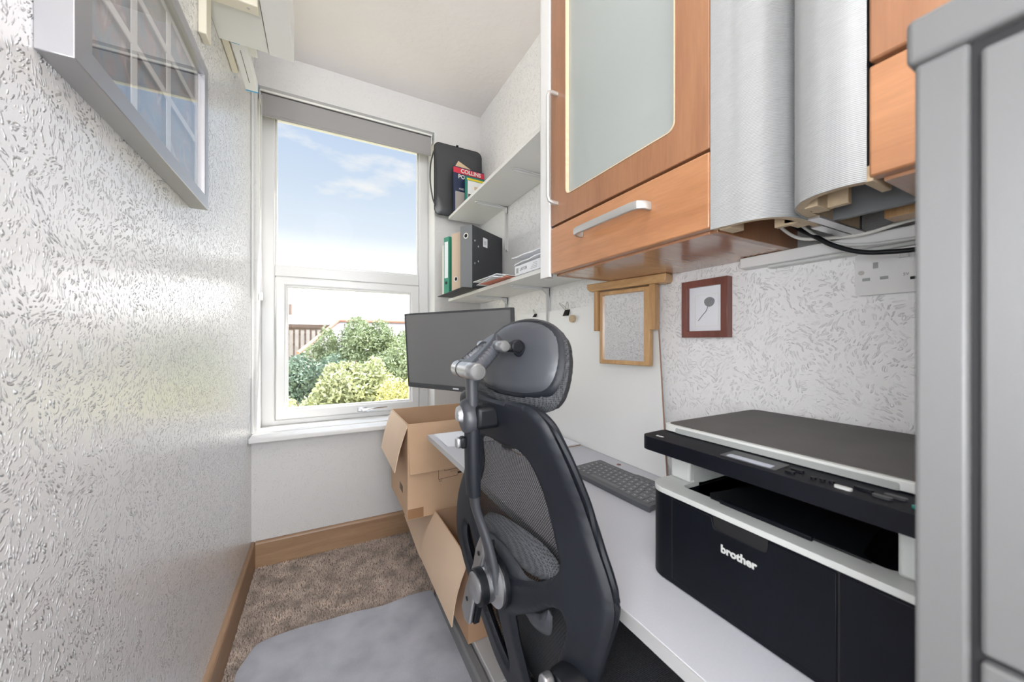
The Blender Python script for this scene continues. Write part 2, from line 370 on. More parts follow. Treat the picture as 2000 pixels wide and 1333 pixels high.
def pillow(loops, fn, hf, hb, r, step):
    """rounded solid over a 2D region with holes; fn(a, b, h) places a point h in front of the middle surface"""
    L0 = [np.array(l) for l in loops]
    def inside(p, l):
        x, y = p; c = False; n = len(l)
        x1 = l[:, 0]; y1 = l[:, 1]; x2 = np.roll(x1, -1); y2 = np.roll(y1, -1)
        k = ((y1 > y) != (y2 > y)); 
        with np.errstate(divide='ignore', invalid='ignore'): xi = (x2 - x1) * (y - y1) / (y2 - y1) + x1
        return bool(np.sum(k & (x < xi)) % 2)
    segs = []
    for l in L0: segs.append(np.stack([l, np.roll(l, -1, 0)], 1))
    S_ = np.concatenate(segs); A = S_[:, 0]; D = S_[:, 1] - A; DD = (D ** 2).sum(1) + 1e-12
    def dist(p):
        t = np.clip(((p - A) * D).sum(1) / DD, 0, 1); return float(np.sqrt((((A + D * t[:, None]) - p) ** 2).sum(1)).min())
    ok = lambda p: inside(p, L0[0]) and not any(inside(p, l) for l in L0[1:])
    pts = []; edges = []
    for l in L0:
        o = len(pts); k = len(l); pts += [tuple(p) for p in l]; edges += [(o + i, o + (i + 1) % k) for i in range(k)]
    nb = len(pts)
    lo, hi = L0[0].min(0), L0[0].max(0); y = lo[1]; j = 0
    while y < hi[1]:
        x = lo[0] + (step / 2 if j % 2 else 0)
        while x < hi[0]:
            p = np.array((x, y))
            if ok(p) and dist(p) > step * .45: pts.append((x, y))
            x += step
        y += step * .87; j += 1
    # extra rings close to the border for a round edge
    v, ed, f, *_ = delaunay_2d_cdt([Vector(p) for p in pts], edges, [], 0, 1e-7)
    tri = [t for t in f if ok(np.array([sum(v[i].x for i in t) / 3, sum(v[i].y for i in t) / 3]))]
    P = [np.array((q.x, q.y)) for q in v]; ds = [dist(p) for p in P]
    g = [0 if d < 1e-6 else math.sqrt(max(0, 1 - (1 - min(d, r) / r) ** 2)) for d in ds]
    mb = MB(); vs = [fn(p[0], p[1], hf * k) for p, k in zip(P, g)]; n = len(vs); idx = []
    for i, (p, k) in enumerate(zip(P, g)):
        if k == 0: idx.append(i)
        else: idx.append(len(vs)); vs.append(fn(p[0], p[1], -hb * k))
    mb.add(vs, [tuple(t) for t in tri] + [tuple(idx[i] for i in t)[::-1] for t in tri])
    mb.uv2 = None
    return mb

# ================================================================== ROOM
WL, WR, WY, CZ, YB = -.315, .92, 2.20, 2.61, -2.80
OX0, OX1, OZ0, OZ1 = -.295, .618, .655, 2.433
struct(MB().box(WL - .15, WR + .15, YB, 2.5, -.15, 0).build('floor', 'carpet', smooth=False))
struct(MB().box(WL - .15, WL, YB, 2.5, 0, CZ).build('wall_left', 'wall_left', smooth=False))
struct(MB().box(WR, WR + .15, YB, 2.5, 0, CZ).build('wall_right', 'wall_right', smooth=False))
ID = lambda a, b, h: (a, h, b)
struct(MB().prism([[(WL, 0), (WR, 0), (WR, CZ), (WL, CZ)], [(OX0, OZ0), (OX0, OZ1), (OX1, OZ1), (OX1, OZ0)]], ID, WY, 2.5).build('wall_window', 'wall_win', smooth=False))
struct(MB().box(WL - .15, WR + .15, YB, 2.5, CZ, CZ + .15).build('ceiling', 'ceil', smooth=False))
# skirting boards: body with a rounded top edge
def skirt(name, m, path_fn, l0, l1):
    prof = [(0, 0), (.018, 0), (.018, .120), (.015, .127), (.010, .131), (0, .131)]
    mb = MB(); n = len(prof)
    mb.add([path_fn(l0, a, b) for a, b in prof] + [path_fn(l1, a, b) for a, b in prof],
           [(i, (i + 1) % n, n + (i + 1) % n, n + i) for i in range(n)] + [tuple(range(n)), tuple(range(n, 2 * n))])
    return struct(mb.build(name, m, smooth=False))
skirt('baseboard_left', 'skirting', lambda l, a, b: (WL + a, l, b), YB, WY)
skirt('baseboard_window', 'skirting_x', lambda l, a, b: (l, WY - a, b), WL + .018, WR)
skirt('baseboard_right', 'skirting', lambda l, a, b: (WR - a, l, b), YB, WY - .018)
# carpet pile
def tufts(name, x0, x1, y0, y1, n):
    x = rng.uniform(x0, x1, n); y = rng.uniform(y0, y1, n); h = rng.uniform(.006, .012, n); a = rng.uniform(0, 6.283, n)
    b = rng.uniform(0, 6.283, n); ln = rng.uniform(.0, .006, n); wd = .0016
    v = np.zeros((n, 3, 3)); v[:, 0] = np.stack([x - wd * np.cos(a), y - wd * np.sin(a), np.zeros(n)], 1)
    v[:, 1] = np.stack([x + wd * np.cos(a), y + wd * np.sin(a), np.zeros(n)], 1)
    v[:, 2] = np.stack([x + ln * np.cos(b), y + ln * np.sin(b), h], 1)
    me = bpy.data.meshes.new(name); me.vertices.add(3 * n); me.vertices.foreach_set('co', v.reshape(-1))
    me.loops.add(3 * n); me.loops.foreach_set('vertex_index', np.arange(3 * n)); me.polygons.add(n)
    me.polygons.foreach_set('loop_start', np.arange(0, 3 * n, 3)); me.update(); me.validate()
    return me
m = mat('carpet yarn', (.62, .52, .45), .95, var=.38, noise_scale=14); MT['yarn'] = m
o = link('carpet_pile', tufts('carpet_pile', WL + .018, .62, 1.05, WY - .018, 90000), 'yarn', smooth=False)
tag(o, 'brown grey twist pile of the carpet between skirting and chair mat', 'carpet', kind='stuff')

# ---- window
def frame_ring(name, x0, x1, z0, z1, wl, wr, wb, wt, y0, y1, m='upvc', parent=None, bev=.006):
    mb = MB().prism([[(x0, z0), (x1, z0), (x1, z1), (x0, z1)], [(x0 + wl, z0 + wb), (x0 + wl, z1 - wt), (x1 - wr, z1 - wt), (x1 - wr, z0 + wb)]], ID, y0, y1)
    return mb.build(name, m, parent, bevel=bev)
FYF = 2.355
win = frame_ring('window_1', OX0, OX1, .672, OZ1, .063, .063, .029, .06, FYF, FYF + .065); struct(win)
MB().box(OX0 + .063, OX1 - .063, FYF, FYF + .065, 1.493, 1.560).build('transom', 'upvc', win, .006)
frame_ring('glazing_bead', OX0 + .060, OX1 - .060, 1.557, OZ1 - .057, .014, .014, .014, .014, FYF + .01, FYF + .04, parent=win, bev=.005)
sash = frame_ring('sash', -.229, .552, .703, 1.492, .05, .05, .052, .048, FYF - .018, FYF + .04, parent=win, bev=.008)
sub(frame_ring('sash_bead', -.182, .505, .751, 1.448, .012, .012, .012, .012, FYF - .006, FYF + .03, bev=.004), sash)
MB().box(OX0 + .06, OX1 - .06, FYF + .028, FYF + .032, 1.555, OZ1 - .05).build('pane', 'glass', win)
MB().box(-.18, .50, FYF + .018, FYF + .022, .757, 1.445).build('pane', 'glass', win)
# lever handle on the bottom rail of the sash
hx, hz = .215, .727
hd = MB().box(hx - .03, hx + .022, FYF - .026, FYF - .018, hz - .014, hz + .014).build('window_handle', 'silverp', win, .006)
MB().cyl((hx, FYF - .026, hz), (hx, FYF - .045, hz), .011, .009).build('spindle', 'chrome', hd)
MB().sweep([(hx - .005, FYF - .045, hz), (hx + .05, FYF - .050, hz + .003), (hx + .135, FYF - .046, hz + .006)], [(-.004, -.007), (.004, -.007), (.006, 0), (.004, .007), (-.004, .007)], scale=[1.1, .9, .55]).build('lever', 'chrome', hd)
# plaster reveal returns are part of the wall; window board (sill)
sill = MB()
sill.prism([[(WL, 2.100), (.72, 2.100), (.72, WY), (OX1, WY), (OX1, FYF + .01), (OX0, FYF + .01), (OX0, WY), (WL, WY)]], lambda a, b, h: (a, b, h), .643, .670)
struct(sill.build('trim_1', 'paint', bevel=.007, seg=3))
struct(MB().prism([[(OX0, OZ0), (OX1, OZ0), (OX1, OZ1), (OX0, OZ1)], [(OX0 + .004, OZ0 + .02), (OX0 + .004, OZ1 - .004), (OX1 - .004, OZ1 - .004), (OX1 - .004, OZ0 + .02)]], ID, WY + .001, FYF).build('trim_2', 'paint', smooth=False))

# ---- roller blind
t = thing('roller_blind', 'grey roller blind rolled up at the top of the window', 'blind', (.16, 2.25, 2.42))
MB().cyl((-.275, 2.262, 2.405), (.60, 2.262, 2.405), .021).build('roller', 'blind', t)
MB().box(-.281, .603, 2.240, 2.2415, 2.305, 2.415).build('fabric', 'blind', t, smooth=False)
MB().box(-.281, .603, 2.236, 2.246, 2.298, 2.312).build('bottom_bar', 'blind', t, .003)
MB().box(-.285, .608, 2.228, 2.236, 2.419, 2.431).build('head_rail', 'cream', t, .002)
for x in (-.288, .603): MB().box(x, x + .006, 2.235, 2.29, 2.375, 2.43).build('bracket', 'white', t, .002)
ch = MB()
for x in (-.2855, -.2765):
    z = 2.40
    while z > 1.38: ch.sphere((x, 2.235, z), .0022, 6); z -= .0062
    ch.cyl((x, 2.235, 2.40), (x, 2.235, 1.38), .0007, n=6)
ch.build('bead_chain', 'white', t)
MB().box(-.29, -.272, 2.229, 2.241, 1.345, 1.385).build('chain_weight', 'white', t, .003)

# ================================================================== OUTSIDE
def leaf_cloud(cs, n, size, flat=.7):
    """n folded leaves scattered through overlapping ellipsoids cs = [(cx,cy,cz,rx,ry,rz)]"""
    cs = np.array(cs); wgt = (cs[:, 3] * cs[:, 4] * cs[:, 5]) ** .67; k = rng.choice(len(cs), n, p=wgt / wgt.sum())
    d = rng.normal(size=(n, 3)); d /= np.linalg.norm(d, axis=1)[:, None]; r = rng.uniform(.45, 1.08, n) ** .6
    c = cs[k, :3] + d * r[:, None] * cs[k, 3:]
    c += .10 * np.sin(c[:, [1, 2, 0]] * 9.0)
    ax = rng.normal(size=(n, 3)) + d * .6; ax[:, 2] -= .2; ax /= np.linalg.norm(ax, axis=1)[:, None]
    sd = np.cross(ax, rng.normal(size=(n, 3))); sd /= np.linalg.norm(sd, axis=1)[:, None]; nn = np.cross(ax, sd)
    s = size * rng.uniform(.6, 1.3, n)[:, None]
    P = np.stack([c - ax * s * .5, c + sd * s * .24 + nn * s * .08, c + ax * s * .55 - nn * s * .12, c - sd * s * .24 + nn * s * .08], 1)
    me = bpy.data.meshes.new('foliage'); me.vertices.add(4 * n); me.vertices.foreach_set('co', P.reshape(-1))
    idx = (np.arange(n)[:, None] * 4 + np.array([0, 1, 2, 0, 2, 3])[None]).reshape(-1)
    me.loops.add(6 * n); me.loops.foreach_set('vertex_index', idx); me.polygons.add(2 * n); me.polygons.foreach_set('loop_start', np.arange(0, 6 * n, 3))
    me.update(); me.validate(); return me
GZ = -.6
def shrub(name, label, cat, cs, n, size, m, base, stems=4):
    t = thing(name, label, cat, (base[0], base[1], GZ), 'garden shrubs beyond the window')
    link('foliage', leaf_cloud(cs, n, size), m, t, smooth=False)
    mb = MB()
    for i in range(stems):
        c = cs[i % len(cs)]; a = Vector((base[0] + random.uniform(-.1, .1), base[1] + random.uniform(-.1, .1), GZ)); b = Vector(c[:3]) + Vector((random.uniform(-.3, .3) * c[3], 0, c[5] * .7))
        mid = (a + b) / 2 + Vector((random.uniform(-.1, .1), 0, 0)); mb.tube([a, mid, b], .022, 7, [1, .7, .3])
    mb.build('stem', 'bark', t); return t
shrub('garden_tree', 'tallest mid green tree rising in front of the slate roof', 'tree',
      [(1.05, 11, .75, .85, .8, .75), (.55, 11, .2, .8, .8, .8), (1.75, 11.2, .55, .8, .8, .8), (.95, 11, 1.35, .45, .5, .42), (1.45, 11, 1.30, .40, .4, .40), (.15, 11, .95, .25, .3, .50), (-.12, 11, .80, .22, .25, .35), (2.2, 11.4, .8, .5, .5, .6)], 26000, .085, 'leaf0', (1.0, 11), 8)
shrub('evergreen_bush', 'dark green bush low on the left side of the view', 'bush',
      [(-.30, 8.6, .25, .5, .5, .55), (-.75, 8.8, .15, .45, .5, .55), (.15, 8.6, .15, .45, .5, .6)], 12000, .075, 'leaf1', (-.3, 8.6))
shrub('laurel_bush', 'dense deep green bush at the right edge behind the monitor', 'bush',
      [(1.55, 8.4, .45, .55, .5, .65), (2.1, 8.6, .5, .6, .5, .8), (1.1, 8.6, .2, .4, .4, .5)], 12000, .07, 'leaf0', (1.6, 8.4))
shrub('flowering_shrub', 'pale green leafy shrub with arching shoots in front', 'bush',
      [(.45, 6.2, .33, .46, .4, .42), (.12, 6.1, .12, .38, .35, .36), (.80, 6.2, .22, .38, .35, .38), (.50, 6.1, .70, .16, .2, .20), (.25, 6.1, .55, .14, .2, .16), (.78, 6.1, .62, .13, .2, .18)], 9000, .075, 'leaf2', (.45, 6.2), 6)
shrub('golden_shrub', 'yellow green shrub at the lower right of the pane', 'bush',
      [(1.0, 5.2, .30, .28, .3, .24), (1.25, 5.3, .38, .25, .3, .26), (.80, 5.1, .12, .22, .25, .18)], 5000, .055, 'leaf3', (1.0, 5.2))
shrub('low_shrub', 'small light green shrub in the lower left corner of the pane', 'bush',
      [(-.34, 5.4, .22, .22, .25, .20), (-.20, 5.3, .05, .28, .25, .18), (-.45, 5.4, .42, .12, .2, .16)], 3000, .055, 'leaf2', (-.3, 5.4))
struct(MB().box(-60, 60, 2.9, 90, GZ - .2, GZ).build('floor_garden', 'soil', smooth=False))
# house behind with slate roof
t = thing('slate_roofed_building', 'long low building with a slate roof behind the trees', 'building', (2, 23, GZ))
MB().box(-6, 14, 20.4, 25, GZ, 1.98).build('wall', 'brick', t, smooth=False)
MB().prism([[(19.9, 1.93), (22.4, 2.56), (25.6, 1.75), (25.6, 1.65), (22.4, 2.46), (19.9, 1.85)]], lambda a, b, h: (h, a, b), -6.3, 14.3).build('roof', 'slate', t, smooth=False)
MB().box(-6.3, 14.3, 19.86, 19.9, 1.78, 1.93).build('gutter', 'bark', t, smooth=False)
c = MB().box(-1.95, -1.45, 22.3, 22.8, 2.3, 3.1).build('chimney', 'brick', t, smooth=False)
MB().cyl((-1.7, 22.55, 3.1), (-1.7, 22.55, 3.3), .1, .085).build('chimney_pot', 'rooftile', c)
t = thing('board_fence', 'weathered upright board fence below the slate roof', 'fence', (-.6, 18.9, GZ))
for i in range(16):
    MB().box(-2.2 + i * .22, -2.06 + i * .22, 18.9, 18.93, GZ, 1.62 + .03 * (i % 2)).build('board', 'fencew', t, smooth=False)
for z in (.95, 1.4): MB().box(-2.3, 1.5, 18.93, 18.98, z, z + .08).build('rail', 'bark', t, smooth=False)
t = thing('tiled_outbuilding', 'low pale roof edged with orange ridge tiles among the trees', 'building', (2.0, 15, GZ))
MB().box(-.3, 5.0, 14.8, 17.0, GZ, .75).build('wall', 'facade', t, smooth=False)
q = [(-.75, 14.4, .70), (5.4, 14.4, .70), (4.0, 16, 1.93), (.58, 16, 1.93)]
MB().slab(q, (0, 0, -.06)).slab([(.58, 16, 1.93), (4.0, 16, 1.93), (5.4, 17.6, .7), (-.75, 17.6, .7)], (0, 0, -.06)).build('roof', 'slate', t, smooth=False)
MB().tube([(-.75, 14.38, .72), (.58, 15.98, 1.96), (4.0, 15.98, 1.96), (5.4, 14.38, .72)], .07, 8).build('ridge_tiles', 'rooftile', t)

# ================================================================== LEFT WALL
t = thing('picture_frame', 'deep silver frame with glazed multi panel artwork on the left wall', 'picture', (WL, .965, 1.49))
MB().prism([[(.665, 1.497), (1.27, 1.497), (1.27, 1.882), (.665, 1.882)], [(.705, 1.530), (.705, 1.852), (1.240, 1.852), (1.240, 1.530)]], lambda a, b, h: (WL + h, a, b), 0, .036).build('moulding', 'frame', t, .0012)
MB().prism([[(.704, 1.529), (1.241, 1.529), (1.241, 1.853), (.704, 1.853)]] + [[(a + .0, b), (a, b + hh), (a + ww, b + hh), (a + ww, b)] for a, ww in ((.722, .145), (.888, .140), (1.050, .175)) for b, hh in ((1.545, .112), (1.672, .082), (1.768, .075))],
           lambda a, b, h: (WL + h, a, b), .018, .020).build('mount', 'white', t, smooth=False)
art = mat('painted artwork', (.30, .34, .40), .7); tt = art.node_tree; bb = tt.nodes['Principled BSDF']
c_ = N(tt, 'ShaderNodeTexCoord'); n_ = N(tt, 'ShaderNodeTexNoise'); n_.inputs['Scale'].default_value = 14; n_.inputs['Detail'].default_value = 8; n_.inputs['Distortion'].default_value = 1.6
r_ = N(tt, 'ShaderNodeValToRGB'); tt.links.new(c_.outputs['Object'], n_.inputs['Vector']); tt.links.new(n_.outputs['Fac'], r_.inputs[0]); tt.links.new(r_.outputs[0], bb.inputs['Base Color'])
ee = r_.color_ramp.elements; ee[0].position = .3; ee[0].color = (.16, .24, .36, 1); ee[1].position = .72; ee[1].color = (.55, .57, .58, 1)
q = ee.new(.45); q.color = (.24, .30, .36, 1); q = ee.new(.58); q.color = (.36, .27, .29, 1)
MB().box(WL + .010, WL + .012, .704, 1.241, 1.529, 1.853).build('artwork', art, t, smooth=False)
MB().box(WL + .026, WL + .028, .704, 1.241, 1.529, 1.853).build('glazing', 'pglass', t, smooth=False)

# high shelf with timber bracket
t = thing('high_shelf', 'white boxed shelf high on the left wall above the picture', 'shelf', (WL, 1.2, 2.175))
MB().box(WL, -.172, .35, 1.56, 2.175, 2.193).build('shelf_board', 'shelf', t, .0015)
MB().box(-.170, -.0926, .35, 1.56, 2.170, 2.330).build('fascia', 'white', t, .002)
br = MB().box(WL, WL + .02, 1.325, 1.375, 2.02, 2.175).build('wall_batten', 'creampl', t, .003)
MB().box(WL + .02, -.174, 1.325, 1.365, 2.150, 2.175).build('batten', 'creampl', t, .003)
for x in (-.20, -.28): MB().cyl((x, 1.345, 2.1495), (x, 1.345, 2.152), .004).build('screw', 'satin', t)
o = MB().box(WL + .001, WL + .022, .9, 1.765, 2.193, 2.215).build('wooden_strip', 'creampl', None, .002); tag(o, 'cream painted strip poking out over the high shelf end beside the wall', 'strip')
t = thing('long_carton', 'long thin white carton with blue ends poking out over the high shelf end', 'box', (-.262, 1.4, 2.194))
MB().box(-.285, -.243, 1.0, 1.858, 2.194, 2.234).build('carton', 'white', t, .001)
MB().box(-.286, -.242, 1.858, 1.866, 2.193, 2.235).build('end_cap', 'blue', t, .001)
MB().box(-.2855, -.262, 1.565, 1.59, 2.1935, 2.1941).build('blue_patch', 'blue', t, smooth=False)
tx = MB()
for i in range(22): tx.box(-.266, -.2635, 1.62 + i * .0085, 1.625 + i * .0085, 2.1935, 2.1941)
tx.build('print', 'ink', t, smooth=False)
o = MB().box(-.240, -.214, 1.2, 1.635, 2.194, 2.20).build('cardboard_sheet', 'cream', None, .001); tag(o, 'short pale sheet on the high shelf right of the blue ended carton', 'sheet')
# conduit corner bead at the window wall
struct(MB().box(WL, WL + .012, WY - .014, WY, .672, CZ).build('trim_3', 'paint', None, .004))

# ================================================================== WALL SHELVES ON THE RIGHT
def bracket(parent, y, ztop, drop):
    b = MB()
    b.box(.728, WR - .003, y - .0085, y + .0085, ztop - .005, ztop)
    b.box(.735, WR - .003, y - .0025, y + .0025, ztop - .014, ztop - .004)
    b.box(WR - .006, WR, y - .0085, y + .0085, ztop - drop, ztop)
    b.box(WR - .016, WR - .004, y - .0025, y + .0025, ztop - drop + .01, ztop)
    b.prism([[(WR - .05, ztop), (WR, ztop), (WR, ztop - .05), (WR - .012, ztop - .032), (WR - .03, ztop - .014)]], lambda a, c, h: (a, h, c), y - .0085, y + .0085)
    o = b.build('bracket', 'paint', parent, .0015)
    for x in (.742, .86): MB().cyl((x, y + .005, ztop - .0065), (x, y + .005, ztop - .003), .003, n=10).build('screw', 'satin', o)
    for z in (.05, drop - .02): MB().cyl((WR - .0075, y + .004, ztop - z), (WR - .004, y + .004, ztop - z), .003, n=10).build('screw', 'satin', o)
for zt, lb, yy in ((1.890, 'upper white wall shelf with the black case and books', (1.807, 1.385)), (1.381, 'lower white wall shelf with box files and papers', (1.807, 1.385))):
    t = thing('wall_shelf', lb, 'shelf', (.8, 1.6, zt), 'white bracketed wall shelves')
    MB().box(.689, WR - .001, .975, 2.158, zt, zt + .016).build('shelf_board', 'shelf', t, .001)
    for y in yy: bracket(t, y, zt, .25)
ZU, ZD = 1.906, 1.397
# black zipped case
t = thing('laptop_case', 'black rounded hard case standing upright on the upper shelf', 'case', (.75, 2.145, ZU))
lp = rrect(.597, .905, ZU + .001, 2.345, .035, 8)
pillow([lp], lambda a, b, h: (a, 2.146 - h, b), .014, .012, .012, .03).build('shell', 'bezel', t)
MB().tube(smooth_loop([(.592, 2.136, 2.28), (.572, 2.130, 2.20), (.568, 2.130, 2.10), (.582, 2.132, 2.00), (.60, 2.136, 1.955)], 6, False), .0045, 8).build('handle', 'bezel', t)
MB().tube([(a, 2.146, b) for a, b in lp] + [(lp[0][0], 2.146, lp[0][1])], .0022, 6).build('zip', 'black', t)
MB().box(.735, .75, 2.140, 2.15, 2.345, 2.356).build('zip_pull', 'black', t, .003)
# books
def book(name, label, M, W_, Hh, T, cover, pages='cream'):
    t = thing(name, label, 'book', tuple(M.translation)); c = lambda x, y, z: tuple(M @ Vector((x, y, z)))
    mb = MB()
    for y in (0, T - .0012): mb.slab([c(0, y, 0), c(W_, y, 0), c(W_, y, Hh), c(0, y, Hh)], (M.to_3x3() @ Vector((0, .0012, 0))))
    mb.slab([c(0, 0, 0), c(0, T, 0), c(0, T, Hh), c(0, 0, Hh)], (M.to_3x3() @ Vector((.0012, 0, 0))))
    mb.build('cover', cover, t, smooth=False)
    MB().slab([c(.002, .0014, .002), c(W_ - .002, .0014, .002), c(W_ - .002, .0014, Hh - .002), c(.002, .0014, Hh - .002)], (M.to_3x3() @ Vector((0, T - .0028, 0)))).build('pages', pages, t, smooth=False)
    return t, c
Mx = Matrix.Translation((.694, 2.075, ZU)) @ Matrix.Rotation(R(4), 4, 'Z')
t, c = book('road_atlas', 'navy atlas with a red title band leaning before the black case', Mx, .205, .285, .010, 'navy')
def patch(c, a0, a1, b0, b1, m, t, name, d=.0006):
    MB().slab([c(a0, -d, b0), c(a1, -d, b0), c(a1, -d, b1), c(a0, -d, b1)], Vector(c(0, 0, 0)) - Vector(c(0, -d * .9, 0))).build(name, m, t, smooth=False)
patch(c, 0, .205, .246, .279, 'red', t, 'title_band'); patch(c, .012, .16, .02, .135, 'fencew', t, 'cover_picture')
B3 = Mx.to_3x3() @ FY
text('COLLINS', .034, c(.115, -.0012, .2625), B3, 'cream', t, off=.0006)
text('POSTCODE', .034, c(.030, -.0012, .226), B3, 'cream', t, align='LEFT', off=.0006)
text('AND', .016, c(.035, -.0012, .152), B3, 'cream', t, align='LEFT')
Mx = Matrix.Translation((.757, 2.045, ZU)) @ Matrix.Rotation(R(3), 4, 'Z')
t, c = book('guide_book', 'thin green and yellow topped booklet in front of the navy atlas', Mx, .15, .225, .006, 'teal')
patch(c, .012, .15, .203, .215, 'yellow', t, 'title_band'); patch(c, .017, .15, .02, .20, 'white', t, 'cover_panel', .0004); patch(c, .020, .15, .03, .12, 'bezel', t, 'cover_picture'); patch(c, .06, .09, .15, .17, 'tan', t, 'cover_picture')
o = MB().prism([[(.733, 2.236), (.86, 2.178), (.86, 1.9075), (.705, 1.9075), (.705, 2.185)]], ID, 2.098, 2.101).build('envelope', 'tan', None, smooth=False); tag(o, 'tan envelope corner sticking up behind the navy atlas', 'envelope')

# box files on the lower shelf
def binder(name, label, x, y, deg, w, h, dpt, cover, spine, ring_z, ring=True):
    M = Matrix.Translation((x, y, ZD + .004)) @ Matrix.Rotation(R(deg), 4, 'Z')   # local x = into the shelf, y = across the spine
    c = lambda a, b, z: M @ Vector((a, b, z)); M3 = M.to_3x3()
    t = thing(name, label, 'binder', (x, y, ZD + .004), 'box files standing on the lower shelf')
    mb = MB()
    for b0 in (0, w - .003): mb.slab([c(.002, b0, 0), c(dpt, b0, 0), c(dpt, b0, h), c(.002, b0, h)], M3 @ Vector((0, .003, 0)))
    mb.build('cover', cover, t, .001)
    MB().slab([c(0, 0, 0), c(0, w, 0), c(0, w, h), c(0, 0, h)], M3 @ Vector((.003, 0, 0))).build('spine', spine, t, .001)
    MB().slab([c(.02, .004, .006), c(dpt - .012, .004, .006), c(dpt - .012, .004, h - .012), c(.02, .004, h - .012)], M3 @ Vector((0, w - .009, 0))).build('pages', 'paper', t, smooth=False)
    if ring:
        p = c(-.0005, w / 2, ring_z); ax = -(M3 @ Vector((1, 0, 0)))
        MB().lathe(p, ax, [(0, .0145), (.0015, .0145), (.0025, .012), (.0012, .0095), (0, .0095)]).build('finger_ring', 'cream', t)
        MB().cyl(p, p + ax * .0008, .0098, n=20).build('finger_hole', 'dark', t)
    return t, c, M3
t, c, M3 = binder('lever_arch_file', 'wide black box file with grey spine nearest the papers', .654, 1.670, 32, .0735, .313, .285, 'bindergrey', 'binderspine', .262)
for a, z in ((.022, .238), (.052, .215), (.052, .140), (.022, .125)):
    p = c(a, -.0003, z); MB().cyl(p, p - (M3 @ Vector((0, .0015, 0))), .0048, n=14).build('rivet', 'chrome', t)
MB().slab([c(.095, -.0008, .225), c(.135, -.0008, .225), c(.135, -.0008, .272), c(.095, -.0008, .272)], M3 @ Vector((0, .0006, 0))).build('label_sticker', 'paper', t, smooth=False)
lab = MB()
for i in range(4): lab.slab([c(.103, -.0012, .238 + i * .005), c(.124, -.0012, .238 + i * .005), c(.124, -.0012, .240 + i * .005), c(.103, -.0012, .240 + i * .005)], M3 @ Vector((0, .0003, 0)))
lab.build('label_print', 'greyp2', t, smooth=False)
binder('lever_arch_file', 'beige box file between the black and the green one', .636, 1.784, 26, .066, .305, .26, 'beige', 'beige', .062)
t, c, M3 = binder('lever_arch_file', 'green box file with a white spine label', .615, 1.915, 20, .046, .312, .27, 'green', 'green', .05, False)
MB().slab([c(-.0010, .008, .085), c(-.0010, .038, .085), c(-.0010, .038, .285), c(-.0010, .008, .285)], M3 @ Vector((.0008, 0, 0))).build('spine_label', 'paper', t, smooth=False)
p = c(-.0005, .023, .058); MB().cyl(p, p - (M3 @ Vector((.0015, 0, 0))), .008, n=18).build('finger_hole', 'dark', t)
binder('ring_folder', 'slim pale folder furthest along the lower shelf', .616, 2.010, 14, .020, .285, .255, 'cream', 'cream', .05, False)
o = MB().prism([rrect(.600, .86, 1.665, 2.09, .01)], lambda a, b, h: (a, b, h), ZD + .0005, ZD + .0035).build('plastic_folder', 'black', None); tag(o, 'flat black plastic folder lying under the box files', 'folder')
# loose papers
for i, (x, y, rz, z, w_, l_, m, lb) in enumerate((
        (.755, 1.44, 4, .0005, .20, .24, 'pink', 'orange red envelope at the bottom of the loose papers'),
        (.742, 1.47, -7, .004, .21, .25, 'paper', 'white envelope lying above the orange red one'),
        (.752, 1.45, 9, .009, .20, .23, 'cream', 'cream letter in the middle of the loose papers'),
        (.738, 1.475, 2, .0145, .21, .24, 'paper', 'white folded letter on top of the loose papers'))):
    M = Matrix.Translation((x, y, ZD + z + .002)) @ Matrix.Rotation(R(rz), 4, 'Z')
    mb = MB(); nx = 8; P = []
    for k, hh in ((0, 0), (1, .0028)):
        for i2 in range(nx + 1):
            for j in (0, 1):
                a = (i2 / nx - .5) * l_; P.append(M @ Vector(((j - .5) * w_, a, hh + (.003 * max(0, -i2 / nx + .35) if i % 2 else .001 * (i2 / nx) ** 2))))
    n2 = (nx + 1) * 2; F_ = []
    for q_ in range(nx):
        a = q_ * 2; F_ += [(a, a + 1, a + 3, a + 2), (n2 + a, n2 + a + 2, n2 + a + 3, n2 + a + 1), (a, a + 2, n2 + a + 2, n2 + a), (a + 1, n2 + a + 1, n2 + a + 3, a + 3)]
    F_ += [(0, n2, n2 + 1, 1), (n2 - 2, n2 - 1, 2 * n2 - 1, 2 * n2 - 2)]
    o = mb.add(P, F_).build('letter', m); tag(o, lb, 'letter', 'loose letters on the lower shelf')
t = thing('calculator_carton', 'white printed carton on the lower shelf beside the cabinet', 'box', (.78, 1.13, ZD))
MB().box(.683, .88, .975, 1.275, ZD, ZD + .037).build('carton', 'paper', t, .001)
text('SCILATOR'[3:], .017, (.6825, 1.205, ZD + .019), FX, 'binderspine', t)
pr = MB()
for i in range(4): pr.box(.6823, .683, 1.105, 1.15 - .006 * i, ZD + .008 + i * .006, ZD + .0095 + i * .006)
pr.box(.6823, .683, 1.245, 1.262, ZD + .008, ZD + .028)
pr.build('print', 'greyp2', t, smooth=False)
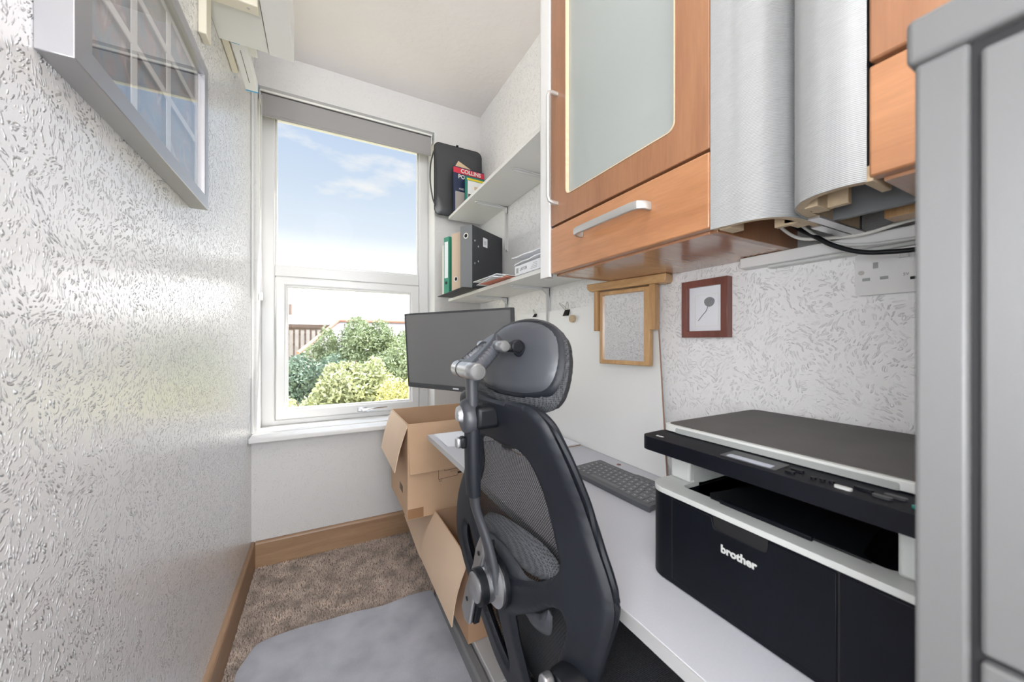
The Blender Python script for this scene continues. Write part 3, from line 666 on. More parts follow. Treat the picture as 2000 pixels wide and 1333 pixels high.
for i, (dz, rz, lb) in enumerate(((.0375, -3, 'lower crumpled mail wallet on the white carton'), (.058, 4, 'upper crumpled mail wallet on the white carton'))):
    M = Matrix.Translation((.775, 1.12, ZD + dz)) @ Matrix.Rotation(R(rz), 4, 'Z'); vs = []; nx, ny = 10, 14
    for k in (0, 1):
        for a in range(nx + 1):
            for b in range(ny + 1):
                x, y = (a / nx - .5) * .20, (b / ny - .5) * .31
                ed = min(a, nx - a, 2) / 2 * min(b, ny - b, 2) / 2
                vs.append(M @ Vector((x, y, (.009 + .0015 * math.sin(a * 1.9 + b * 1.3 + i)) + (1 if k else -1) * .0085 * (.25 + .75 * ed))))
    n2 = (nx + 1) * (ny + 1); F_ = []
    for a in range(nx):
        for b in range(ny):
            q_ = a * (ny + 1) + b; F_ += [(q_, q_ + 1, q_ + ny + 2, q_ + ny + 1), (n2 + q_, n2 + q_ + ny + 1, n2 + q_ + ny + 2, n2 + q_ + 1)]
    bd = [a * (ny + 1) for a in range(nx + 1)] + [nx * (ny + 1) + b for b in range(1, ny + 1)] + [a * (ny + 1) + ny for a in range(nx - 1, -1, -1)] + [b for b in range(ny - 1, 0, -1)]
    F_ += [(bd[j], bd[(j + 1) % len(bd)], n2 + bd[(j + 1) % len(bd)], n2 + bd[j]) for j in range(len(bd))]
    o = MB().add(vs, F_).build('mail_wallet', 'paper'); tag(o, lb, 'envelope', 'mail wallets on the white carton')

# ================================================================== WALL CABINETS
CB, CT = 1.335, 2.25
def fx(a, b, h): return (h, a, b)        # panel in the YZ plane, h along X
t = thing('wall_cabinet', 'cherry wall cabinet with frosted glass door and silver handles', 'cabinet', (.76, .65, CB))
MB().box(.630, .916, .402, .418, CB - .002, CT).box(.630, .916, .890, .906, CB - .002, CT).box(.906, .916, .418, .890, CB, CT).box(.632, .916, .402, .906, CT - .016, CT).box(.640, .906, .418, .890, 1.475, 1.49).build('carcase', 'cherry', t, .001)
MB().box(.6305, .9155, .4185, .8895, CB - .001, CB + .016).build('base_panel', 'cherry_x', t, .001)
MB().box(.66, .90, .42, .888, 1.82, 1.835).build('inner_shelf', 'cherry_x', t, .001)
MB().prism([[(.403, 1.480), (.904, 1.480), (.904, CT), (.403, CT)], rrect(.474, .829, 1.549, CT - .07, .018)[::-1]], fx, .607, .629).build('door', 'cherry', t, .002)
door = bpy.context.scene.objects['door']
MB().box(.6165, .6205, .470, .833, 1.545, CT - .066).build('glass_panel', 'frost', door, smooth=False)
MB().prism([rrect(.4735, .8295, 1.5485, CT - .0695, .018), rrect(.4755, .8275, 1.5505, CT - .0715, .017)[::-1]], fx, .6055, .6165).build('glass_bead', 'mdf', door)
def bow(path, parent, w_=.0065, h_=.0045):
    return MB().sweep(path, [(w_ * math.cos(a), h_ * math.sin(a)) for a in [2 * math.pi * i / 12 for i in range(12)]], up=(0, 1, .001)).build('handle', 'satin', parent)
pz = [(.607, .870, 1.858), (.590, .870, 1.858), (.579, .870, 1.854), (.575, .870, 1.843), (.575, .870, 1.72), (.575, .870, 1.554), (.579, .870, 1.543), (.590, .870, 1.539), (.607, .870, 1.539)]
bow(pz, door)
drw = MB().box(.607, .629, .403, .904, CB + .003, 1.474).build('drawer_front', 'cherry_y', t, .003)
MB().sweep([(.607, .533, 1.419), (.588, .533, 1.419), (.576, .540, 1.419), (.573, .553, 1.419), (.572, .64, 1.419), (.573, .735, 1.419), (.576, .748, 1.419), (.588, .755, 1.419), (.607, .755, 1.419)],
           [(-.003, -.009), (.003, -.009), (.0045, 0), (.003, .009), (-.003, .009), (-.0045, 0)], up=(0, 0, 1)).build('handle', 'satin', drw, .0015)
# rounded aluminium-look edge profile at the far corner
prof = [(.603, .908)] + [(.603 + .012 * (1 - math.cos(a)), .950 + .018 * math.sin(a)) for a in [R(x) for x in range(0, 91, 15)]] + [(.655, .970), (.655, .962), (.622, .962), (.612, .952), (.612, .908)]
MB().prism([prof], lambda a, b, h: (a, b, h), CB - .004, CT).box(.640, .916, .906, .962, CB + .03, CT).build('corner_profile', 'white', t)
# curved ribbed ends
c1 = [(.607, .4010), (.6085, .385), (.611, .3687), (.6137, .348), (.625, .323), (.6427, .3075), (.6598, .2997), (.6858, .2960), (.72, .2955), (.84, .2955)]
c2 = [(.594, .190), (.588, .202), (.586, .214), (.5863, .226), (.588, .240), (.595, .255), (.604, .266), (.628, .282), (.66, .2895), (.692, .2925), (.84, .2925)]
def shellcurve(pts, th, inward):
    p = smooth_loop(pts, 6, False); q = []
    for i, a in enumerate(p):
        b0 = p[max(i - 1, 0)]; b1 = p[min(i + 1, len(p) - 1)]; d = Vector((b1[0] - b0[0], b1[1] - b0[1])).normalized(); nrm = Vector((-d.y, d.x)) * inward
        q.append((a[0] + nrm.x * th, a[1] + nrm.y * th))
    return p, q
def curved_end(pts, inward, parent, nm='curved_end'):
    p, q = shellcurve(pts, .014, inward); _, q0 = shellcurve(pts, .0012, inward)
    MB().prism([p + q0[::-1]], lambda a, b, h: (a, b, h), CB - .001, CT).build(nm, 'rib', parent)
    MB().prism([q0 + q[::-1]], lambda a, b, h: (a, b, h), CB, CT).build('curved_core', 'mdf', parent)
curved_end(c1, 1, t)
MB().box(.700, .712, .3105, .345, CB, CT).box(.628, .668, .378, .398, CB, CB + .30).box(.700, .745, .3100, .330, CB + .002, CB + .6).build('corner_block', 'mdf', t, .001)
MB().box(.75, .90, .296, .312, CB - .003, CB).build('metal_strip', 'alu', t, smooth=False)
MB().box(.908, .916, .30, .402, CB, CT).build('back_panel', 'rib', t, smooth=False)

t = thing('wall_cabinet', 'cherry wall cabinet with a rounded ribbed end above the socket', 'cabinet', (.76, .0, CB))
MB().box(.612, .916, -.40, .180, CB - .001, CB + .016).build('base_panel', 'cherry_x', t, .001)
MB().box(.632, .916, .164, .180, CB + .016, CT).box(.632, .916, -.40, -.384, CB + .016, CT).box(.906, .916, -.384, .164, CB + .016, CT).build('carcase', 'cherry', t, .001)
MB().box(.594, .614, -.12, .1885, 1.480, CT).build('door', 'cherry', t, .003)
MB().box(.594, .614, -.12, .1885, CB + .003, 1.474).build('drawer_front', 'cherry_y', t, .003)
MB().box(.594, .614, -.40, -.124, CB + .003, CT).build('door', 'cherry', t, .003)
curved_end(c2, -1, t)
MB().box(.664, .676, .232, .278, CB, CT).box(.634, .674, .256, .272, CB - .002, CB + .5).box(.60, .66, .186, .196, CB, CB + .02).build('corner_block', 'mdf', t, .001)
MB().box(.69, .86, .276, .2915, CB - .004, CB - .001).build('metal_strip', 'alu', t, smooth=False)
MB().box(.742, .752, .181, .30, CB, CT).build('inner_panel', 'binderspine', t, smooth=False)
MB().box(.80, .84, .195, .235, CB - .001, CT).build('upright_batten', 'pine', t, .001)
MB().cyl((.7995, .215, CB + .045), (.7965, .215, CB + .045), .006, .005, n=14).build('screw', 'chrome', t)
MB().box(.908, .916, .184, .296, CB, CT).build('back_panel', 'rib', t, smooth=False)

# trunking, cables and socket
t = thing('cable_trunking', 'white plastic trunking along the wall under the cabinets', 'trunking', (.9, .1, 1.31))
MB().box(.880, WR, .085, .508, 1.309, 1.333).build('trunk', 'white', t, .002)
MB().box(.895, WR, .085, .455, 1.303, 1.309).build('trunk_base', 'greyp', t, .001)
def cable(name, lb, pts, r, m):
    o = MB().tube(smooth_loop(pts, 8, False), r, 10).build(name, m); tag(o, lb, 'cable', 'cables drooping under the cabinets'); return o
cable('power_cable', 'thin white cable drooping highest under the cabinets', [(.84, .415, 1.40), (.835, .40, 1.372), (.85, .375, 1.345), (.862, .335, 1.336), (.862, .28, 1.330), (.86, .22, 1.337), (.866, .12, 1.345)], .0032, 'cream')
cable('power_cable', 'pale grey cable crossing just above the black one', [(.80, .38, 1.40), (.83, .36, 1.362), (.850, .325, 1.325), (.862, .285, 1.312), (.866, .23, 1.308), (.868, .10, 1.305)], .0026, 'greyp')
cable('power_cable', 'thick black cable hanging lowest over the trunking', [(.86, .40, 1.395), (.845, .375, 1.365), (.842, .345, 1.340), (.845, .320, 1.318), (.850, .285, 1.298), (.855, .25, 1.290), (.862, .20, 1.288), (.87, .10, 1.30)], .0042, 'black')
t = thing('double_socket', 'white double wall socket with usb ports below the trunking', 'socket', (.91, .234, 1.266))
MB().prism([rrect(.160, .3065, 1.223, 1.3025, .006)], fx, WR - .014, WR).build('face_plate', 'white', t, .002)
for y, z, a, b in ((.2775, 1.277, .0035, .0055), (.2905, 1.2525, .0055, .0028), (.266, 1.2525, .0055, .0028)): MB().box(WR - .0145, WR - .0138, y - a, y + a, z - b, z + b).build('pin_hole', 'greyp2', t, smooth=False)
for y, z, a, b in ((.1985, 1.277, .0035, .0055), (.2115, 1.2525, .0055, .0028), (.187, 1.2525, .0055, .0028)): MB().box(WR - .0145, WR - .0138, y - a, y + a, z - b, z + b).build('pin_hole', 'greyp2', t, smooth=False)
MB().box(WR - .0148, WR - .0138, .222, .233, 1.2445, 1.2495).build('usb_port', 'dark', t, smooth=False)
MB().box(WR - .0175, WR - .013, .234, .247, 1.284, 1.2995).build('rocker_switch', 'white', t, .001)
MB().cyl((WR - .0155, .2975, 1.266), (WR - .013, .2975, 1.266), .0042, n=16).build('screw', 'satin', t)
text('5V', .007, (WR - .0146, .238, 1.2545), FX, 'greyp2', t)

# mirror hanging on a pine bracket
t = thing('hanging_mirror', 'small pine framed mirror hung from a pine yoke beneath the cabinet', 'mirror', (.862, .864, 1.06))
def mw(a, b, h):          # the hanger is turned slightly; a along it, b up, h towards the room
    return (.862 - .2015 * a - .979 * h, .864 + .979 * a - .2015 * h, b)
MB().prism([[(-.097, 1.0605), (.0885, 1.0605), (.0885, 1.3035), (-.097, 1.3035)], [(-.0755, 1.074), (-.0755, 1.2905), (.0768, 1.2905), (.0768, 1.074)]], mw, -.010, .010).build('mirror_frame', 'pine', t, .003)
MB().prism([[(-.078, 1.072), (.079, 1.072), (.079, 1.293), (-.078, 1.293)]], mw, -.002, .0015).build('mirror_glass', 'mirror', t, smooth=False)
MB().prism([[(-.078, 1.072), (.079, 1.072), (.079, 1.293), (-.078, 1.293)]], mw, -.009, -.002).build('backing', 'mdf', t, smooth=False)
MB().prism([[(-.146, 1.307), (.122, 1.307), (.134, 1.318), (.134, 1.3335), (-.152, 1.3335), (-.152, 1.316)]], mw, -.022, .020).build('yoke_bar', 'pine_y', t, .002)
for a0, a1 in ((-.1175, -.0985), (.0905, .1050)): MB().prism([[(a0, 1.171), (a1, 1.171), (a1, 1.307), (a0, 1.307)]], mw, -.008, .018).build('yoke_arm', 'pine', t, .0015)
# little red-wood frame
t = thing('small_picture', 'small dark red wooden frame with a pressed grey seed head', 'picture', (.91, .615, 1.147))
MB().prism([[(.549, 1.1465), (.679, 1.1465), (.679, 1.3015), (.549, 1.3015)], [(.5665, 1.164), (.5665, 1.283), (.662, 1.283), (.662, 1.164)]], fx, .898, WR).build('moulding', 'mahogany', t, .001)
MB().box(.909, .911, .565, .663, 1.162, 1.285).build('mount', 'paper', t, smooth=False)
MB().prism([[(.578, 1.176), (.645, 1.176), (.645, 1.262), (.578, 1.262)], [(.5795, 1.1775), (.5795, 1.2605), (.6435, 1.2605), (.6435, 1.1775)]], fx, .9084, .909).build('embossed_line', 'cream', t, smooth=False)
MB().prism([smooth_loop([(.603 + .0145 * math.cos(a) * (1 + .05 * math.sin(3 * a)), 1.241 + .0128 * math.sin(a)) for a in [2 * math.pi * i / 12 for i in range(12)]], 3)], fx, .9080, .9085).build('seed_head', 'disc', t, smooth=False)
MB().tube(smooth_loop([(.9085, .608, 1.230), (.9085, .612, 1.218), (.9085, .623, 1.206), (.9085, .635, 1.192)], 5, False), .0010, 6).build('stem', 'disc', t)

# ================================================================== DESK
DZ = .730
t = thing('desk', 'long pale grey laminate desktop running under the cabinets', 'desk', (.66, .55, 0))
MB().box(.4045, .918, .082, 1.556, DZ - .021, DZ).build('desktop', 'desk', t, .0015)
MB().box(.4025, .4047, .082, 1.556, DZ - .0208, DZ - .0005).build('edge_banding', 'deskedge', t, smooth=False)
MB().box(.865, .90, 1.50, 1.535, 0, DZ - .021).build('leg', 'deskedge', t, .004)
MB().box(.865, .90, .085, .12, 0, DZ - .021).build('leg', 'deskedge', t, .004)
MB().box(.88, .90, .12, 1.50, .30, DZ - .021).build('dark_filler_panel', 'dark', t, smooth=False)  # added near-black panel that deepens the dark under the desk
t = thing('metal_plinth', 'low dark grey metal plinth on the carpet under the desk end', 'plinth', (.6, 1.35, 0))
MB().box(.437, .47, 1.0, 1.575, 0, .060).box(.437, .86, 1.545, 1.575, 0, .060).build('rail', 'filing', t, .008)
MB().box(.472, .85, 1.01, 1.545, .030, .075).build('base_board', 'deskedge', t, .003)
MT['filingdark'] = mat('dark grey painted metal', (.20, .20, .205), .5)
t = thing('dark_filler_unit', 'made up black unit that darkens the space under the desk', 'filler', (.68, .2, 0))  # invented unit, its near-black colour stands in for deep shade
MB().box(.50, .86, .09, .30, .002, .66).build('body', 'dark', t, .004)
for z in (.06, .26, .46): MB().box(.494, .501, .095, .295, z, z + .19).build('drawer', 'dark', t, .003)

# white board sheet
t = thing('white_board', 'large plain white board leaning on the wall behind the desk', 'board', (.9, 1.2, DZ))
def bx(y, z): return .893 + (z - DZ) / .543 * .020
q = [(.725, DZ + .0008), (1.50, DZ + .0008), (1.66, 1.271), (.778, 1.273)]
MB().slab([(bx(y, z), y, z) for y, z in q], (.004, 0, 0)).build('panel', 'board', t, smooth=False)
pe = mat('brown sheet edge', (.42, .27, .2), .8); MT['sheetedge'] = pe
MB().slab([(bx(0, DZ) - .0003, .7235, DZ + .0008), (bx(0, 1.273) - .0003, .7765, 1.273), (bx(0, 1.273) - .0003, .778, 1.273), (bx(0, DZ) - .0003, .725, DZ + .0008)], (.0045, 0, 0)).build('cut_edge', 'sheetedge', t, smooth=False)
def clip(name, lb, y, z, w_, wires):
    t = thing(name, lb, 'clip', (bx(y, z), y, z), 'bulldog clips on the white board')
    x = bx(y, z); sx = .005
    MB().prism([[(x - .013, z - .022 * w_ / .03), (x - .0005, z + .001), (x + .0045, z + .001), (x + .0045, z - .003), (x + .001, z - .003), (x - .007, z - .022 * w_ / .03)]], lambda a, b, h: (a, h, b), y - w_ / 2, y + w_ / 2).build('jaw', 'black', t)
    for s_, dx in wires:
        p0 = (x - .004, y - w_ * .30, z); p1 = (x - .004, y + w_ * .30, z)
        top = (x - .012 + dx, y + s_, z + w_ * .95)
        MB().tube([p0, (x - .008 + dx * .5, y - w_ * .22 + s_ * .6, z + w_ * .5), (top[0], top[1] - .005, top[2] - .004), top, (top[0], top[1] + .005, top[2] - .004), (x - .008 + dx * .5, y + w_ * .22 + s_ * .6, z + w_ * .5), p1], .0012, 6).build('wire_handle', 'satin', t)
clip('binder_clip', 'large bulldog clip with spread wire handles on the board top edge', 1.235, 1.268, .034, ((.030, -.006), (-.014, .0)))
clip('binder_clip', 'small dark clip on the board top edge behind the headrest', 1.49, 1.268, .022, ((0, 0),))
o = MB().lathe((bx(0, 1.20), 1.19, 1.228), (-1, 0, 0), [(0, .015), (.012, .015), (.014, .013), (.014, .0)]).build('round_magnet', 'tan'); tag(o, 'round beige magnet on the white board above the headrest', 'magnet')
for y, z, lb in ((.985, 1.092, 'small grey push pin on the board beside the mirror bottom corner'),):
    o = MB().lathe((bx(y, z), y, z), (-1, 0, 0), [(0, .004), (.003, .0045), (.008, .0025), (.012, .004), (.013, .003)]).build('push_pin', 'filing'); tag(o, lb, 'pin')
t = thing('sticker', 'small pink and blue sticker on the board beside the yoke arm', 'sticker', (.912, 1.02, 1.25))
x = bx(0, 1.25) - .0006
MB().box(x, x + .0004, 1.00, 1.042, 1.232, 1.266).build('paper', 'paper', t, smooth=False)
pk = mat('pink print', (.80, .40, .50), .6); MT['pinkp'] = pk; bl = mat('blue print', (.25, .30, .60), .6); MT['bluep'] = bl
MB().prism([[(1.012, 1.236), (1.040, 1.238), (1.036, 1.246), (1.028, 1.243), (1.020, 1.249), (1.010, 1.243)]], fx, x - .0004, x).build('print', 'pinkp', t, smooth=False)
MB().prism([[(1.033, 1.246), (1.041, 1.246), (1.040, 1.262), (1.034, 1.260)]], fx, x - .0004, x).build('print', 'bluep', t, smooth=False)
MB().prism([[(1.018, 1.248), (1.026, 1.246), (1.022, 1.262)]], fx, x - .0004, x).build('print', 'pinkp', t, smooth=False)

# monitor
TL = Vector((.320, 1.620, 1.2565)); TR = Vector((.595, 1.130, 1.2565)); ex = (TR - TL).normalized(); nrm = ex.cross(Vector((0, 0, 1))).normalized() * -1
if nrm.x > 0: nrm = -nrm                       # towards the viewer side
upv = (Vector((0, 0, 1)) + nrm * .068).normalized(); W_ = (TR - TL).length; Hh = .322; nn = ex.cross(upv).normalized()
if nn.dot(nrm) < 0: nn = -nn
def mo(a, b, h): return TL + ex * a + upv * (b - Hh) + nn * h
t = thing('monitor', 'large flat dark grey monitor angled in front of the window corner', 'monitor', (.46, 1.375, DZ))
MB().prism([rrect(0, W_, 0, Hh, .004)], mo, 0, -.014).build('back_shell', 'bezel', t, .002)
MB().prism([rrect(0, W_, 0, Hh, .004), rrect(.007, W_ - .007, .020, Hh - .007, .002)[::-1]], mo, -.001, .0035).build('bezel', 'bezel', t, .0008)
MB().prism([[(.006, .019), (W_ - .006, .019), (W_ - .006, Hh - .006), (.006, Hh - .006)]], mo, .0, .0016).build('screen', 'screen', t, smooth=False)
MB().prism([rrect(W_ / 2 - .115, W_ / 2 + .115, .03, .24, .02)], mo, -.014, -.045).build('rear_housing', 'black', t, .006)
M3m = Matrix((ex, upv, nn)).transposed()
text('SAMSUNG', .0068, mo(W_ / 2, .0095, .0038), M3m, 'paper', t, off=.0003)
mc = mo(W_ / 2, .12, -.055)
MB().cyl(mo(W_ / 2, .12, -.044), mo(W_ / 2, .12, -.075), .022).build('pivot', 'black', t)
px_, py_ = .640, 1.215
MB().sweep([mc, (mc.x + .05, mc.y - .05, mc.z), (px_ + .02, py_ + .05, mc.z), (px_, py_, mc.z)], [(-.012, -.016), (.012, -.016), (.012, .016), (-.012, .016)]).build('arm', 'black', t, .003)
MB().cyl((px_, py_, DZ + .008), (px_, py_, mc.z + .03), .017).build('post', 'black', t)
MB().cyl((px_, py_, DZ + .0085), (px_, py_, DZ + .020), .042, .038, 28).build('foot', 'black', t)

# papers on the desk
for k in range(3):
    M = Matrix.Translation((.573, 1.434 - .002 * k, DZ + .0004 + .0016 * k)) @ Matrix.Rotation(R(.4 - 1.1 * k), 4, 'Z')
    o = MB().obox(M @ Matrix.Translation((0, 0, .0007)), .297, .195, .0014).build('paper_sheet', 'paper', None, .0003)
    tag(o, ['white paper lowest in the stack on the far desk end', 'white paper in the middle of the stack on the far desk end', 'white paper on top of the stack on the far desk end'][k], 'paper', 'white sheets on the desk end')
t = thing('notepad', 'notepad with white top page at the foot of the white board', 'notepad', (.78, 1.24, DZ))
MB().box(.62, .888, 1.118, 1.30, DZ + .0005, DZ + .003).build('backing_card', 'kraft', t, .0005)
MB().box(.622, .886, 1.119, 1.298, DZ + .003, DZ + .008).build('pages', 'paper', t, .0005)
o = MB().lathe((.862, .885, DZ + .0003), (0, 0, 1), [(0, .0075), (.001, .0072), (.0016, .005), (.0006, .0035)], 18).build('desk_sticker', 'mahogany'); tag(o, 'tiny round dark red dot on the desk behind the keyboard', 'sticker')

# keyboard
KM = Matrix.Translation((.745, .757, DZ)) @ Matrix.Rotation(R(1.6), 4, 'Z')       # local -y = towards the right hand
KM = KM @ Matrix.Rotation(R(-2.5), 4, 'Y')
kb = thing('keyboard', 'compact dark grey keyboard on the desk left of the printer', 'keyboard', tuple(KM.translation))
kd = mat('graphite keyboard body', (.085, .09, .10), .42); MT['kbody'] = kd; kc = mat('graphite keycap', (.15, .155, .165), .5); MT['kcap'] = kc
kp = smooth_loop([(-.066, .146), (-.068, .05), (-.068, -.05), (-.066, -.146), (-.055, -.150), (0, -.151), (.055, -.150), (.066, -.140), (.066, -.02), (.060, .01), (.060, .10), (.062, .140), (.052, .149), (0, .151), (-.056, .150)], 4)
MB().prism([kp], lambda a, b, h: KM @ Vector((a, b, h)), .0045, .0165).build('body', 'kbody', kb, .0025)
rows = [(-.0455, [1.25, 1, 1, 5.9, 1, 1, 1, 1, 1]), (-.0270, [1.7] + [1] * 10 + [1.45, 1]), (-.0085, [1.5] + [1] * 11 + [1.65]), (.0100, [1.15] + [1] * 12 + [1]), (.0285, [1] * 13 + [1.15]), (.0435, [.944] * 15)]
first = None; U = .0196
for x0, ks in rows:
    y = .139; tot = sum(ks); sc_k = .2785 / tot
    for kw in ks:
        ww = kw * sc_k; hh = .0155 if x0 < .04 else .0085
        mb = MB(); a, b = ww / 2 - .0014, hh / 2
        P = [(-b, -a, .0160), (b, -a, .0160), (b, a, .0160), (-b, a, .0160), (-b + .001, -a + .0012, .0185), (b - .001, -a + .0012, .0185), (b - .001, a - .0012, .0185), (-b + .001, a - .0012, .0185)]
        mb.add([KM @ Vector((p[0] + x0, p[1] + y - ww / 2, p[2])) for p in P], [(0, 3, 2, 1), (4, 5, 6, 7), (0, 1, 5, 4), (1, 2, 6, 5), (2, 3, 7, 6), (3, 0, 4, 7)])
        k = mb.build('key', 'kcap', kb, .0004, seg=1)
        y -= ww
lg = MB()
for x0, ks in rows[:-1]:
    y = .139; sc_k = .2785 / sum(ks)
    for kw in ks:
        ww = kw * sc_k
        if kw < 3: lg.obox(KM @ Matrix.Translation((x0 + .001, y - ww / 2, .0186)), .003, .0022, .0003)
        y -= ww
lg.build('key_legends', 'greyp', kb, smooth=False)
o = MB().tube(smooth_loop([(.812, .735, DZ + .010), (.832, .70, DZ + .006), (.835, .66, DZ + .004), (.822, .62, DZ + .004), (.80, .585, DZ + .004), (.84, .53, DZ + .004)], 6, False), .0018, 8).build('cable', 'black', kb)

# ================================================================== PRINTER
MT['pbody'] = mat('blue black printer plastic', (.0035, .0045, .008), .5, spec=.22, var=.2, noise_scale=40)
PX0, PX1, PY0, PY1 = .517, .850, .0785, .460
pr = thing('printer', 'black and light grey laser printer with flat scanner lid', 'printer', (.68, .27, DZ))
V = lambda a, b, h: (a, b, h)
MB().prism([rrect(PX0, PX1, PY0, PY1, .032, 8)], V, DZ + .002, .842).build('lower_body', 'pbody', pr, .003)
rec = rrect(.553, .79, .150, .418, .012, 4)
MB().prism([rrect(PX0, PX1, PY0, PY1, .032, 8), rec[::-1]], V, .842, .876).build('upper_body', 'pbody', pr)
MB().prism([rrect(PX0 - .001, PX1 + .001, PY0 - .0005, PY1 + .001, .033, 8), rec[::-1]], V, .8765, .885).build('top_rim', 'greyp', pr, .0022)
MB().prism([rec], V, .850, .852).build('output_tray', 'black', pr, smooth=False)
# inside of the paper output
MB().box(.788, .792, .148, .420, .85, .950).box(.56, .79, .146, .150, .85, .950).box(.60, .79, .418, .422, .85, .950).build('output_recess', 'dark', pr, smooth=False)
MB().prism([[(.545, .170), (.562, .182), (.70, .205), (.70, .36), (.562, .372), (.545, .36)]], lambda a, b, h: (a, b, h + (a - .545) * -.05), .8865, .8895).build('paper_support', 'black', pr, .001)
MB().sweep([(.548, .345, .888), (.546, .225, .888)], [(-.004, -.003), (.004, -.003), (.004, .003), (-.004, .003)]).build('support_lip', 'pbody', pr, .001)
MB().prism([[(.575, .419), (.575, .458), (.80, .458), (.80, .419)]], V, .885, .950).build('left_pillar', 'greyp', pr, .004)
MB().prism([[(.588, .4188), (.60, .412), (.78, .412), (.78, .4188)]], V, .885, .950).build('pillar_cheek', 'greyp2', pr)
MB().prism([[(.545, .080), (.545, .150), (.80, .150), (.80, .080)]], V, .885, .950).build('right_pillar', 'greyp', pr, .004)
MB().box(.79, .845, .080, .458, .885, .950).build('rear_block', 'greyp', pr, .003)
MB().prism([rrect(.558, PX1 - .01, PY0, .4585, .012)], V, .946, .9725).build('scanner_bed', 'greyp', pr, .002)
# control bar
bar = MB().prism([rrect(.499, .566, PY0, .4605, .016, 6)], lambda a, b, h: (a, b, h if h < .96 else h + (a - .499) * .03), .9485, .9715).build('control_bar', 'pbody', pr, .0018)
topz = lambda a: .9715 + (a - .499) * .03 + .0002
def onbar(nm, m, a0, a1, b0, b1, h=.0006, r=.002, par=bar):
    return MB().prism([rrect(a0, a1, b0, b1, min(r, (a1 - a0) / 2.01), 3)], lambda a, b, q: (a, b, topz(a) + q), -.0005, h).build(nm, m, par)
MT['lcd'] = mat('pale lcd', (.42, .45, .52), .25)
onbar('display_surround', 'bezel', .509, .545, .250, .322)
onbar('display', 'lcd', .512, .524, .257, .315, .0010)
for a0, a1, b0, b1, m_ in ((.515, .521, .232, .243, 'black'), (.528, .534, .228, .243, 'black'), (.517, .523, .211, .217, 'black'), (.519, .525, .203, .209, 'black'), (.521, .527, .195, .201, 'black'), (.511, .517, .176, .192, 'greyp'), (.526, .532, .163, .180, 'black'), (.517, .523, .146, .162, 'bezel'), (.528, .534, .138, .156, 'bezel'), (.514, .521, .112, .132, 'teal'), (.527, .534, .100, .125, 'mahogany')):
    onbar('button', m_, a0, a1, b0, b1, .0022, .003)
text('DCP', .007, (.515, .432, topz(.515) + .0004), Matrix(((0, 1, 0), (-1, 0, 0), (0, 0, 1))), 'greyp', bar, name='model_print')
# lid
lidp = rrect(.553, .842, PY0, .4585, .014, 5)
MB().prism([lidp], V, .9750, .9862).build('lid', 'greyp', pr, .003)
ld = bpy.context.scene.objects['lid']
MB().prism([rrect(.561, .838, PY0 + .003, .4535, .012, 5)], V, .9850, .9872).build('lid_cover', 'lid', ld, .0006)
MB().prism([rrect(.150, .430, .9745, .9832, .0025, 3)], fx, .5524, .5534).build('grip_recess', 'greyp2', ld, smooth=False)
# front panels
MB().prism([[(.190, .742), (.407, .742), (.407, .874), (.3385, .874), (.336, .860), (.333, .857), (.266, .857), (.263, .860), (.2605, .874), (.190, .874)]], fx, PX0 - .0022, PX0 + .004).build('front_cover', 'pbody', pr, .001)
MB().box(PX0 - .0006, PX0 + .002, .262, .337, .857, .8755).build('cover_notch', 'dark', pr, smooth=False)
MB().box(PX0 - .0016, PX0 + .002, .112, .1875, .742, .874).build('side_cover', 'pbody', pr, .001)
for y0, y1 in ((.187, .191), (.4065, .410)): MB().box(PX0 - .0003, PX0 + .002, y0, y1, .74, .876).build('seam', 'dark', pr, smooth=False)
text('brother', .0155, (PX0 - .0026, .2995, .834), FX, 'greyp', pr, name='brand_lettering', off=.0006)
o = MB().prism([[(.852, .085), (.868, .085), (.868, .14), (.852, .14)]], V, DZ, .995).build('wooden_strip', 'mahogany', None, .001); tag(o, 'dark red wooden strip standing behind the printer at its right end', 'strip')

# ================================================================== FILING CABINET
t = thing('filing_cabinet', 'tall grey steel filing cabinet with drawers at the right edge', 'cabinet', (.6, -.16, 0))
MB().box(.312, .915, -.39, .0740, 0, 1.296).build('carcase', 'filing', t, .003)
MB().box(.302, .320, .0560, .0763, 0, 1.296).box(.302, .320, -.39, -.375, 0, 1.296).build('front_stile', 'filing', t, .0025, seg=3)
MB().box(.306, .314, -.375, .056, 0, 1.296).build('gap_shade_panel', 'dark', t, smooth=False)  # near-black sheet paints the shade in the gaps around the drawers
MB().box(.2985, .918, -.393, .0790, 1.2955, 1.3215).build('top_cap', 'filing', t, .0035, seg=4)
for i in range(4):
    z1 = 1.2885 - i * .317
    d = MB().box(.3005, .309, -.372, .0525, z1 - .3135, z1).build('drawer', 'filing', t, .0025, seg=3)
    MB().box(.296, .301, -.23, -.10, z1 - .10, z1 - .075).build('handle', 'alu', d, .002)

# ================================================================== CHAIR MAT AND CARTONS
cm = smooth_loop([(-.235, 1.595), (-.205, 1.628), (-.10, 1.640), (.02, 1.632), (.12, 1.628), (.22, 1.612), (.34, 1.622), (.42, 1.612), (.434, 1.60)], 5, False) + [(.434, .10), (.27, .10), (.27, -.2), (-.25, -.2), (-.255, .6), (-.262, 1.2), (-.262, 1.52)]
cm = [(a + .004 * math.sin(b * 9), b) for a, b in cm]
o = MB().prism([cm], V, .0085, .0125).build('chair_mat', 'mat_', None, .001); tag(o, 'pale grey felt chair mat covering the near carpet', 'mat')

